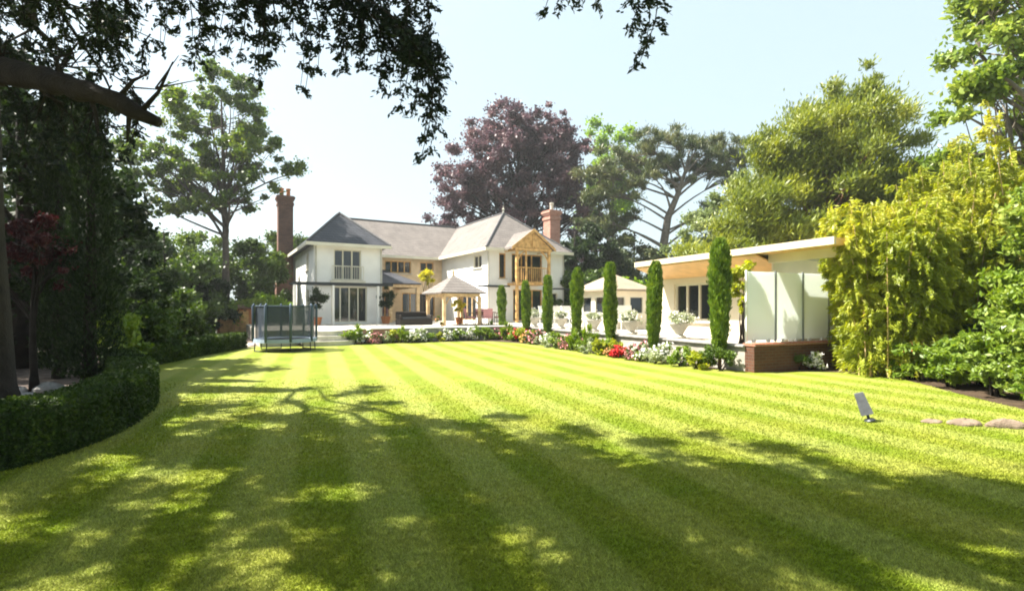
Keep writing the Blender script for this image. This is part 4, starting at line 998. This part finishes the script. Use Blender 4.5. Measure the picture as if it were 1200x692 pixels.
spec_left = [
 # px, Y, height, halfwidth, material, label
 (20, 13.5, 4.6, 1.9, 'leaf_dark', 'broad dark evergreen behind the red maple'),
 (150, 17, 3.6, 1.5, 'leaf_dark', 'dark shaded evergreen bush right of the dark conifer column'),
 (205, 20, 2.6, 1.3, 'leaf_mid', 'rounded dark green bush near the middle of the far hedge'),
 (178, 14.9, 1.7, .9, 'leaf_mid', 'low leafy bush just behind the hedge bend'),
 (140, 12.6, 1.5, .7, 'leaf_fresh', 'light green leafy bush beside the dark conifer column'),
 (120, 22, 6.2, 2.6, 'leaf_dark', 'tall dark evergreen thicket left of the oak'),
 (195, 25.5, 6.0, 2.4, 'leaf_mid', 'mid green leafy tree in front of the oak on its left'),
 (235, 28.5, 4.2, 1.7, 'leaf_dark', 'dark bush at the foot of the tall oak'),
 (60, 16, 2.2, 1.5, 'leaf_dark', 'low dark bush on the soil left of the hedge bend'),
 (300, 35, 6.6, 2.2, 'leaf_mid', 'leafy tree between the oak trunk and the left chimney'),
 (285, 30.5, 2.3, 1.2, 'leaf_fresh', 'bright green bush above the orange brown store'),
 (318, 33, 3.0, 1.3, 'leaf_lime', 'lime green bush left of the chimney foot'),
 (-40, 20, 9.5, 3.6, 'leaf_dark', 'tall dark tree filling the left edge of the wood'),
 (40, 24, 8.0, 3.0, 'leaf_dark', 'tall dark tree behind the conifer columns'),
 (160, 34, 8.2, 3.4, 'leaf_oak', 'sunlit green tree standing behind the thicket left of the oak'),
 (105, 30, 10.5, 3.0, 'leaf_oak', 'yellowish green tree high behind the dark conifer columns'),
 (225, 40, 8.6, 3.4, 'leaf_oak', 'far green tree seen behind the oak trunk'),
 (325, 42, 8.4, 2.6, 'leaf_mid', 'green tree close behind the left brick chimney'),
]
for px, Y, h, r, mt, lb in spec_left:
    big = h > 4
    blobs = [(0,0,h*.62,r,r,h*.33),(r*.45,0,h*.38,r*.75,r*.75,h*.27),(-r*.5,.1,h*.42,r*.7,r*.7,h*.28),(.1,0,h*.2,r*.8,r*.8,h*.18)]
    nl = int(7000+2600*r*min(h,8)/1.0); lf = .075+.0042*Y
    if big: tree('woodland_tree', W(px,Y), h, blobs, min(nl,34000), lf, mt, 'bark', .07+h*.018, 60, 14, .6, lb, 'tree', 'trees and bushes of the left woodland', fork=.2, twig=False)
    else: shrub('woodland_bush', W(px,Y), blobs, min(nl,14000), lf, mt, lb, 'shrub', 'trees and bushes of the left woodland', k=44)
# trees left of the frame whose shade falls on the lawn and the hedge
for (x, y, h, r, lb) in [(-13.5,8.5,11,3.2,'tall dark tree at the far left beyond the frame edge'),(-13,13.5,9,2.6,'second dark tree beyond the left frame edge'),(-10.5,3.0,8,2.4,'dark tree beside the camera on the left')]:
    tree('woodland_tree', (x,y,0), h, [(0,0,h*.66,r,r,h*.3),(r*.4,.4,h*.42,r*.7,r*.8,h*.24),(-r*.3,-.6,h*.4,r*.7,r*.7,h*.2)], 15000, .2, 'leaf_dark', 'bark', .28, 50, 16, .6, lb, 'tree', 'trees and bushes of the left woodland', fork=.3, twig=False)

# ------------------------------------------------------------------ trees behind the house and to the right
tree('copper_beech', W(607, 54), 25, [(0,0,18.6,5.6,5,4.2),(-4.6,0,15,4.4,4,4),(4.6,0,15.6,4.6,4,4.2),(-6.6,0,10.2,3.2,3,3.2),(6.8,0,10.6,3.2,3,3.4),(0,0,12.5,5.5,4,3.5),(-6.2,0,13.2,2.6,3,2.6),(7.4,0,13.6,2.8,3,2.8),(3.6,0,19.2,3,3,2.4),(2,0,20.6,3.6,3,2.6),(-2.2,0,20,3.2,3,2.4),(-4,0,7.5,3,3,2.4),(4.4,0,7.2,3,3,2.6)],
     115000, .29, 'leaf_beech', 'bark', .6, 520, 60, .65, 'great copper beech with purple red leaves behind the house', fr=(.16,.3), hollow=.2, fork=.28, shell=(.25,1.05))
def pine(px, Y, H, label, s=1.0):
    x, y, _ = W(px, Y); root = empty('scots_pine', (x,y,0), 0, label=label, cat='tree')
    tp = [np.array(p)*s for p in [(0,0,0),(.4,0,4),(.5,0,8),(.9,0,10.5),(1.8,0,12.6),(2.6,0,15),(3.0,0,17)]]; trr = [.55,.46,.4,.34,.26,.15,.05]
    m = MB(); m.tube(tp, [r*s for r in trr], 10)
    pads = [(-5.6,0,14.8,1.9),(-3.6,.5,16.6,1.8),(-1.2,0,17.6,2.0),(1.6,0,18,1.9),(4.0,0,17.6,1.8),(6.4,0,17.4,1.8),(8.2,0,16.4,1.5),(5.0,0,15.4,1.6),(-4.6,-.5,12.8,1.8),(-6.8,0,12.4,1.5),(2.2,1,16,1.5),(6.6,0,14.2,1.4),
            (-4.8,0,9.6,1.5),(-2.9,.5,10.6,1.2),(4.6,0,10.4,1.6),(6.2,0,9.2,1.4),(5.8,0,12,1.3),(-6.2,0,10.2,1.3),(-1.5,0,15,1.5),(3.2,.5,14.4,1.3),(-3.4,0,15.2,1.5),(7.4,.4,15.2,1.3),(5.6,0,16.4,1.6),(.6,.3,16.4,1.6),(-2.6,-1,13.9,1.3)]
    cl = []
    for (a, b, c, r) in pads:
        c = c*s; a = a*s; b = b*s; r = r*s
        hz = max(7.5*s, c-rng.uniform(1.5,4)*s); i = np.searchsorted([p[2] for p in tp], hz)-1; i = min(max(i,0),5); f = (hz-tp[i][2])/(tp[i+1][2]-tp[i][2]); st_ = tp[i]+(tp[i+1]-tp[i])*f
        pts = curve(st_, (a,b,c), 0, 6, .06, .10); r0 = .16*s
        m.tube(pts, [r0*.75*(1-.8*j/6) for j in range(7)], 7, False)
        for q in range(12):
            d = rng.normal(size=3)*np.array((.62,.62,.26))*r; e = np.array((a,b,c))+d
            m.tube([pts[4], (pts[4]+e)/2+np.array((0,0,.15)), e], [.05*s,.035*s,.015], 5, False)
            cl.append((e[0],e[1],e[2],r*.55,r*.55,r*.36))
    m.build('trunk','grey_bark',root,smooth=True)
    P, d = in_clumps(cl, 60000, .1); quads_obj('crown', leaves(P, .40, .17, d*.6+np.array((0,0,.9)), .8), 'leaf_pine', root)
pine(772, 47, 18, 'open branched pine with crooked trunk right of the copper beech', .94)
tree('lime_tree', W(716, 66), 25, [(0,0,21,4,4,5),(-1,0,15,4.5,4,5)], 16000, .42, 'leaf_lime', 'grey_bark', .4, 60, 14, .6, 'bright lime green tree showing between copper beech and pine', fork=.4)
tree('spreading_yew', W(985, 27), 13.0, [(0,0,9.8,4.0,3.6,2.8),(.9,0,11.6,3.1,2.6,2.3),(1.4,0,13.3,1.9,1.6,1.6),(-2.6,0,9.6,2.4,2.2,1.9),(-4.2,0,7.6,3.2,3,2.5),(3.6,0,9.0,2.6,2.6,2.4),(-2.2,0,4.6,4.4,3,2.6),(3,0,5,4,3,3),(-5.6,0,4.4,2.6,2.6,2.4),(.4,0,7.2,4,3.4,2.4)], 180000, .26, 'leaf_yew', 'red_bark', .3, 260, 40, .26,
     'large olive green yew rising above the pool house', fr=(.24,.42), D=(.35,0,.9), spread=.7, fork=.12, hollow=.5, shell=(.15,1))
tree('pale_tree', W(865, 33), 11, [(0,0,7.6,2.7,2.6,2.6),(-2.4,0,5.2,2.2,2.2,2.4),(2.2,0,5.6,2.4,2.2,2.6),(0,0,3.4,3,2.4,2)], 22000, .24, 'leaf_pale', 'grey_bark', .25, 80, 18, .5, 'pale grey green tree between the pine and the olive yew', fork=.2)
rg = [
 (672, 41, 8.6, 2.0, 'leaf_dark', 'dark evergreen just right of the right chimney'),
 (700, 44, 9.0, 2.6, 'leaf_dark', 'tall dark evergreen behind the middle cypress'),
 (690, 36, 4.6, 1.9, 'leaf_mid', 'green bush to the right of the right wing'),
 (742, 46, 9.2, 2.9, 'leaf_pine', 'grey green tree below the pine branches on their left'),
 (800, 48, 7.4, 3.6, 'leaf_dark', 'dark tree at the foot of the crooked pine'),
 (742, 31, 3.6, 1.4, 'leaf_lime', 'bright lime bush above the summerhouse roof'),
 (712, 33, 3.4, 1.4, 'leaf_lime', 'lime bush left above the summerhouse roof'),
 (775, 34, 4.4, 1.6, 'leaf_dark', 'dark bush above the left end of the pool house roof'),
 (820, 40, 6.0, 2.4, 'leaf_pale', 'pale bushy tree above the middle of the pool house roof'),
 (655, 60, 9.5, 4.4, 'leaf_dark', 'dark tree under the right side of the copper beech'),
 (555, 62, 9.5, 4.2, 'leaf_mid', 'green tree seen under the left side of the copper beech'),
 (918, 36, 8.0, 3.4, 'leaf_mid', 'green tree behind the pale tree and the olive yew'),
 (1080, 24, 8.6, 2.8, 'leaf_yew', 'olive green tree behind the top of the bamboo'),
 (590, 64, 8.5, 4.2, 'leaf_dark', 'dark tree directly behind the apex of the right wing roof'),
 (860, 58, 15, 3.0, 'leaf_pine', 'far grey green tree beyond the right side of the pine'),
]
for px, Y, h, r, mt, lb in rg:
    blobs = [(0,0,h*.66,r*.85,r*.85,h*.3),(r*.45,0,h*.4,r*.75,r*.75,h*.27),(-r*.5,.1,h*.44,r*.7,r*.7,h*.28),(.1,0,h*.2,r*.8,r*.8,h*.18)]
    tree('garden_tree', W(px,Y), h, blobs, int(9000+1200*r*h/2), .10+.0045*Y, mt, 'bark', .07+h*.018, 60, 14, .6, lb, 'tree', 'trees beyond the house and pool house', fork=.2, twig=False)

# ------------------------------------------------------------------ right side: bamboo, laurel, shrubs
def bamboo(x, y, h, r, n, label, rs):
    root = empty('bamboo', (x,y,0), 0, label=label, cat='bamboo', group='golden bamboo clumps on the right')
    m = MB(); P = []; D = []
    for i in range(46):
        a = rs.uniform(0,2*pi); q = r*sqrt(rs.random())*.7; b = np.array((q*cos(a), q*sin(a), 0)); out = np.array((cos(a), sin(a), 0))*rs.uniform(.3,1.0)*r*.75; hh_ = h*rs.uniform(.6,1.04)
        pts = [b+out*t**1.8+np.array((0,0,hh_*t*(1-.12*t))) for t in np.linspace(0,1,9)]
        m.tube(pts, [.018*(1-.75*j/8) for j in range(9)], 5, False)
        k = n*3//46; t = .04+.96*rs.random(k)**.8; idx = np.minimum((t*8).astype(int), 7); A = np.array(pts); pos = A[idx]+(A[idx+1]-A[idx])*((t*8)-idx)[:,None]
        # leaf sprays gather at nodes and droop outwards
        nd = np.round(t*26); ph = (nd*2.4+i); rad = rs.uniform(.04,.42,k)*(1.1-.5*t)
        pos = pos+np.stack([rad*np.cos(ph), rad*np.sin(ph), -.25*rad+rs.normal(0,.05,k)],1)
        P.append(pos); D.append(np.stack([np.cos(ph)*.8, np.sin(ph)*.8, np.full(k,-.55)],1))
    m.build('canes','pale_oak',root,smooth=True)
    quads_obj('foliage', leaves(np.concatenate(P), .15, .25, np.concatenate(D), .7), 'leaf_bamboo', root)
rs = np.random.default_rng(3)
bamboo(10.6, 14.6, 5.0, 1.3, 26000, 'golden bamboo nearest the glass screen, overhanging its right end', rs)
bamboo(12.0, 14.2, 6.0, 1.5, 26000, 'tallest golden bamboo in the middle of the clumps', rs)
bamboo(11.2, 12.6, 4.9, 1.2, 22000, 'golden bamboo in front of the tallest clump', rs)
bamboo(13.6, 13.4, 7.4, 1.7, 22000, 'golden bamboo at the right behind the laurel', rs)
bamboo(9.25, 13.0, 4.5, 1.0, 24000, 'golden bamboo overhanging the right end of the brick wall', rs)
bamboo(8.85, 12.0, 4.5, 1.0, 22000, 'golden bamboo standing forward, hiding the right end of the pool house roof', rs)
bamboo(9.7, 12.3, 2.6, .8, 12000, 'short golden bamboo at the foot of the clump beside the brick wall', rs)
tree('laurel_tree', (16.2, 15.6, 0), 13.5, [(0,0,10.2,2.6,2.4,2.6),(-1.2,-.4,7.2,2.0,2,2.2),(1.5,0,6.8,2.4,2.4,2.6),(-.4,0,12.4,1.9,1.8,1.4),(.6,-.5,9,2.4,2.2,2.2),(-1.8,0,9,1.6,1.6,1.8)], 38000, .2, 'leaf_laurel', 'grey_bark', .3, 100, 26, .55,
     'tall airy tree at the upper right edge above the bamboo', fr=(.2,.33), fork=.3, hollow=.2)
tree('laurel_tree', (11.6, 10.9, 0), 4.4, [(0,0,3.3,1.3,1.2,1.0),(.9,.2,2.8,1.3,1.2,1.1),(-.5,0,2.3,.9,1,.9)], 16000, .13, 'leaf_laurel', 'bark', .1, 50, 12, .5, 'glossy green laurel in front of the bamboo at the right', fork=.2, twig=False)
rb = [
 (8.9, 11.3, .95, .55, 'leaf_fresh', 'yellow green leafy plant at the foot of the bamboo', ('orange_flower', 60, .05), .1),
 (9.4, 12.1, 1.0, .5, 'leaf_gold', 'golden leaved plant between bamboo and lawn', None, .09),
 (8.8, 10.2, .85, .5, 'leaf_fresh', 'fresh green leafy clump at the lawn edge below the laurel', None, .11),
 (9.6, 10.4, 1.3, .7, 'leaf_fresh', 'bright green leafy bush under the laurel', None, .12),
 (8.7, 9.2, 1.0, .55, 'leaf_laurel', 'leafy green bush on the lawn edge, left of the largest right bush', None, .1),
 (9.3, 8.9, 1.75, .85, 'leaf_laurel', 'largest layered green bush at the right edge', None, .12),
 (8.45, 7.9, .8, .5, 'leaf_fresh', 'low green bush above the edging rocks', None, .09),
 (8.9, 7.6, 1.2, .6, 'leaf_laurel', 'green bush at the right frame edge above the rocks', None, .1),
 (10.1, 9.9, 2.5, 1.1, 'leaf_fresh', 'tall yellow green bush behind the largest layered bush at the right edge', None, .12),
 (10.6, 8.9, 2.1, 1.0, 'leaf_bamboo', 'golden green bush at the right frame edge', None, .12),
 (10.2, 12.0, 1.6, .7, 'leaf_mid', 'darker green bush between the bamboo and the laurel', None, .1),
]
for x, y, h, r, mt, lb, fl, lf in rb:
    shrub('border_shrub', (x,y,0), [(0,0,h*.55,r,r,h*.45),(r*.4,.1,h*.35,r*.7,r*.7,h*.3),(-r*.4,-.1,h*.3,r*.7,r*.7,h*.3)], int(3500+3200*r*h), lf, mt, lb, 'shrub', 'shrubs along the right edge of the lawn', k=40, flowers=fl, aspect=.42, flat=.5)
x, y, _ = Pw(.65, .9); shrub('climbing_plant', (x,y,TZ), [(0,0,1.75,.42,.42,.5),(.1,0,1.2,.22,.22,.5)], 3200, .12, 'leaf_bamboo', 'yellow green tall plant between the nearest cypress and the glass screen', 'plant', k=20, stems=6)
# small bushes at the foot of the wood
for i in range(10):
    pass
print('built', len(bpy.data.objects))

# ------------------------------------------------------------------ summer haze: one closed box of thin air round everything
def haze_box():
    me = bpy.data.meshes.new('haze'); m = MB(); m.box(-300, 300, -60, 300, -1, 40)
    me.from_pydata(m.v, [], m.f); mt = bpy.data.materials.new('haze_air'); mt.use_nodes = True; nt = mt.node_tree; nt.nodes.clear()
    o = nt.nodes.new('ShaderNodeOutputMaterial'); v = nt.nodes.new('ShaderNodeVolumePrincipled')
    v.inputs['Color'].default_value = (.93, .97, 1, 1); v.inputs['Density'].default_value = .0007; v.inputs['Anisotropy'].default_value = .35
    nt.links.new(v.outputs[0], o.inputs['Volume']); me.materials.append(mt)
    h = bpy.data.objects.new('haze', me); col.objects.link(h); h['kind'] = 'stuff'; h['label'] = 'thin bright summer haze in the air'
haze_box()
